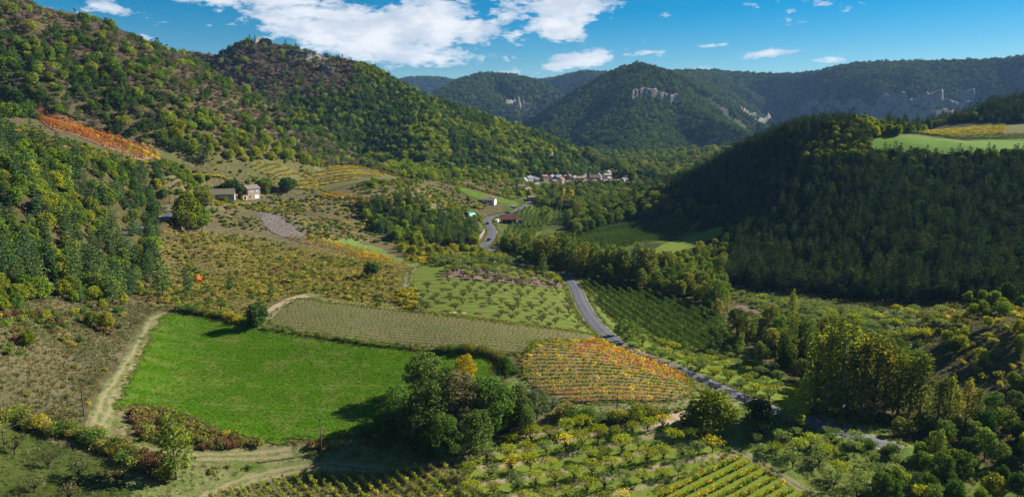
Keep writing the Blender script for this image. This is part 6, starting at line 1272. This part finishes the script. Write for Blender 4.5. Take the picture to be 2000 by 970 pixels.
# ------------------------------------------------------------------ rock faces
def cliff(px, h_, label, name='cliff', step=None, seed=0, thick=14.):
    B = hits(px); D_ = np.hypot(*B.mean(0)); step = step or D_ * .0016; P = smooth_poly(B, step); n = len(P); lv = 9; rows = []
    dr = P / np.linalg.norm(P, axis=1)[:, None]; s_ = np.concatenate([[0], np.cumsum(np.linalg.norm(np.diff(P, axis=0), axis=1))]); zg = hgt(P[:, 0], P[:, 1])
    end = np.clip(np.minimum(np.arange(n), np.arange(n)[::-1]) / (n * .10), 0, 1) ** .6
    top = h_ * end * (.62 + .55 * (fbm(s_ / (h_ * .8), s_ * 0 + seed, 3, 300 + seed) * .5 + .5))
    for k_ in range(lv):
        f = k_ / (lv - 1); off = h_ * (.16 * fbm(s_ / (h_ * .22), s_ * 0 + f * 1.5 + seed, 4, 310 + seed) + .10 * fbm(s_ / (h_ * 1.1), s_ * 0, 2, 320 + seed)) + (.12 * h_ * (1 - f)) - h_ * .10 * round(f * 3) / 3
        Q = P - dr * off[:, None]; rows.append(np.column_stack([Q, zg - h_ * .12 + (top + h_ * .12) * f]))
    Q = P + dr * thick; rows.append(np.column_stack([Q, zg + top * .96])); rows.append(np.column_stack([Q, zg - 5]))
    V = np.stack(rows, 0); m_ = len(rows); i_ = np.arange(m_ * n).reshape(m_, n); obj(name, mesh_from(name, V.reshape(-1, 3), [np.stack([i_[:-1, :-1].ravel(), i_[:-1, 1:].ravel(), i_[1:, 1:].ravel(), i_[1:, :-1].ravel()], 1)], 'rock'), label=label, category='cliff')
CLF = [([(1448, 230), (1500, 236), (1560, 226), (1640, 220), (1700, 223), (1770, 215), (1840, 208), (1910, 198)], 34, 'long blue grey cliff band along the far ridge'), ([(1226, 204), (1255, 196), (1285, 197), (1328, 200)], 35, 'grey cliff band under the pointed summit'), ([(985, 207), (1010, 209), (1036, 214)], 27, 'small pale cliff on the wooded dome'), ([(1068, 232), (1078, 238), (1088, 240)], 21, 'pale rock face at the mouth of the gorge'), ([(1378, 284), (1400, 280), (1432, 268)], 15, 'rock face low on the right spur of the pointed mountain'),
       ([(1706, 220), (1740, 219), (1772, 212)], 59, 'largest pale cliff on the far ridge'), ([(1786, 207), (1812, 208), (1842, 204)], 51, 'fluted cliff right of the largest far cliff'), ([(1862, 197), (1882, 198), (1904, 194)], 45, 'rightmost cliff on the far ridge'), ([(1446, 224), (1466, 230), (1482, 232)], 20, 'cliff at the left of the far ridge'), ([(1472, 232), (1500, 236), (1524, 228)], 22, 'fluted cliff left of centre on the far ridge'), ([(1560, 222), (1610, 220), (1690, 216)], 20, 'long low cliff band in the middle of the far ridge'), ([(1640, 212), (1660, 214), (1685, 208)], 28, 'pale cliff just left of the largest far cliff'),
       ([(824, 296), (850, 300), (884, 300)], 5, 'reddish rock ledge on the wooded hill above the bright strip'), ([(975, 316), (990, 318), (1004, 314)], 7, 'rock outcrop above the village road'), ([(1066, 306), (1074, 308), (1082, 306)], 5, 'small pale rock above the village'), ([(628, 138), (642, 144), (658, 146)], 10, 'sunlit pale rock below the rocky summit'), ([(572, 106), (592, 112), (606, 112)], 8, 'pale rock right of the rocky summit'), ([(498, 86), (512, 82), (532, 88)], 7, 'jagged rock crowning the left summit'), ([(450, 112), (456, 106), (470, 104)], 5, 'small crag left of the rocky summit')]
for i, (a, h_, lb) in enumerate(CLF): cliff(a, h_, lb, seed=i)

# ------------------------------------------------------------------ haze
top = float(GZ.max()) + 60; hz = MB().box(-7000, 7000, -7000, 7000, float(GZ.min()) - 5, top)
hm = bpy.data.materials.new('haze'); hm.use_nodes = True; t = NT(hm.node_tree); pv = t.n('ShaderNodeVolumePrincipled'); pv.inputs['Color'].default_value = (.30, .55, 1.0, 1); pv.inputs['Density'].default_value = HAZE; pv.inputs['Anisotropy'].default_value = .0; t.n('ShaderNodeOutputMaterial', i_Volume=pv.outputs[0]); MATS['haze'] = hm
ho = hz.put('haze', 'haze', None, kind='stuff', label='thin blue haze filling the valley air', category='haze')
print('done', time.time() - T0, len(bpy.data.objects))
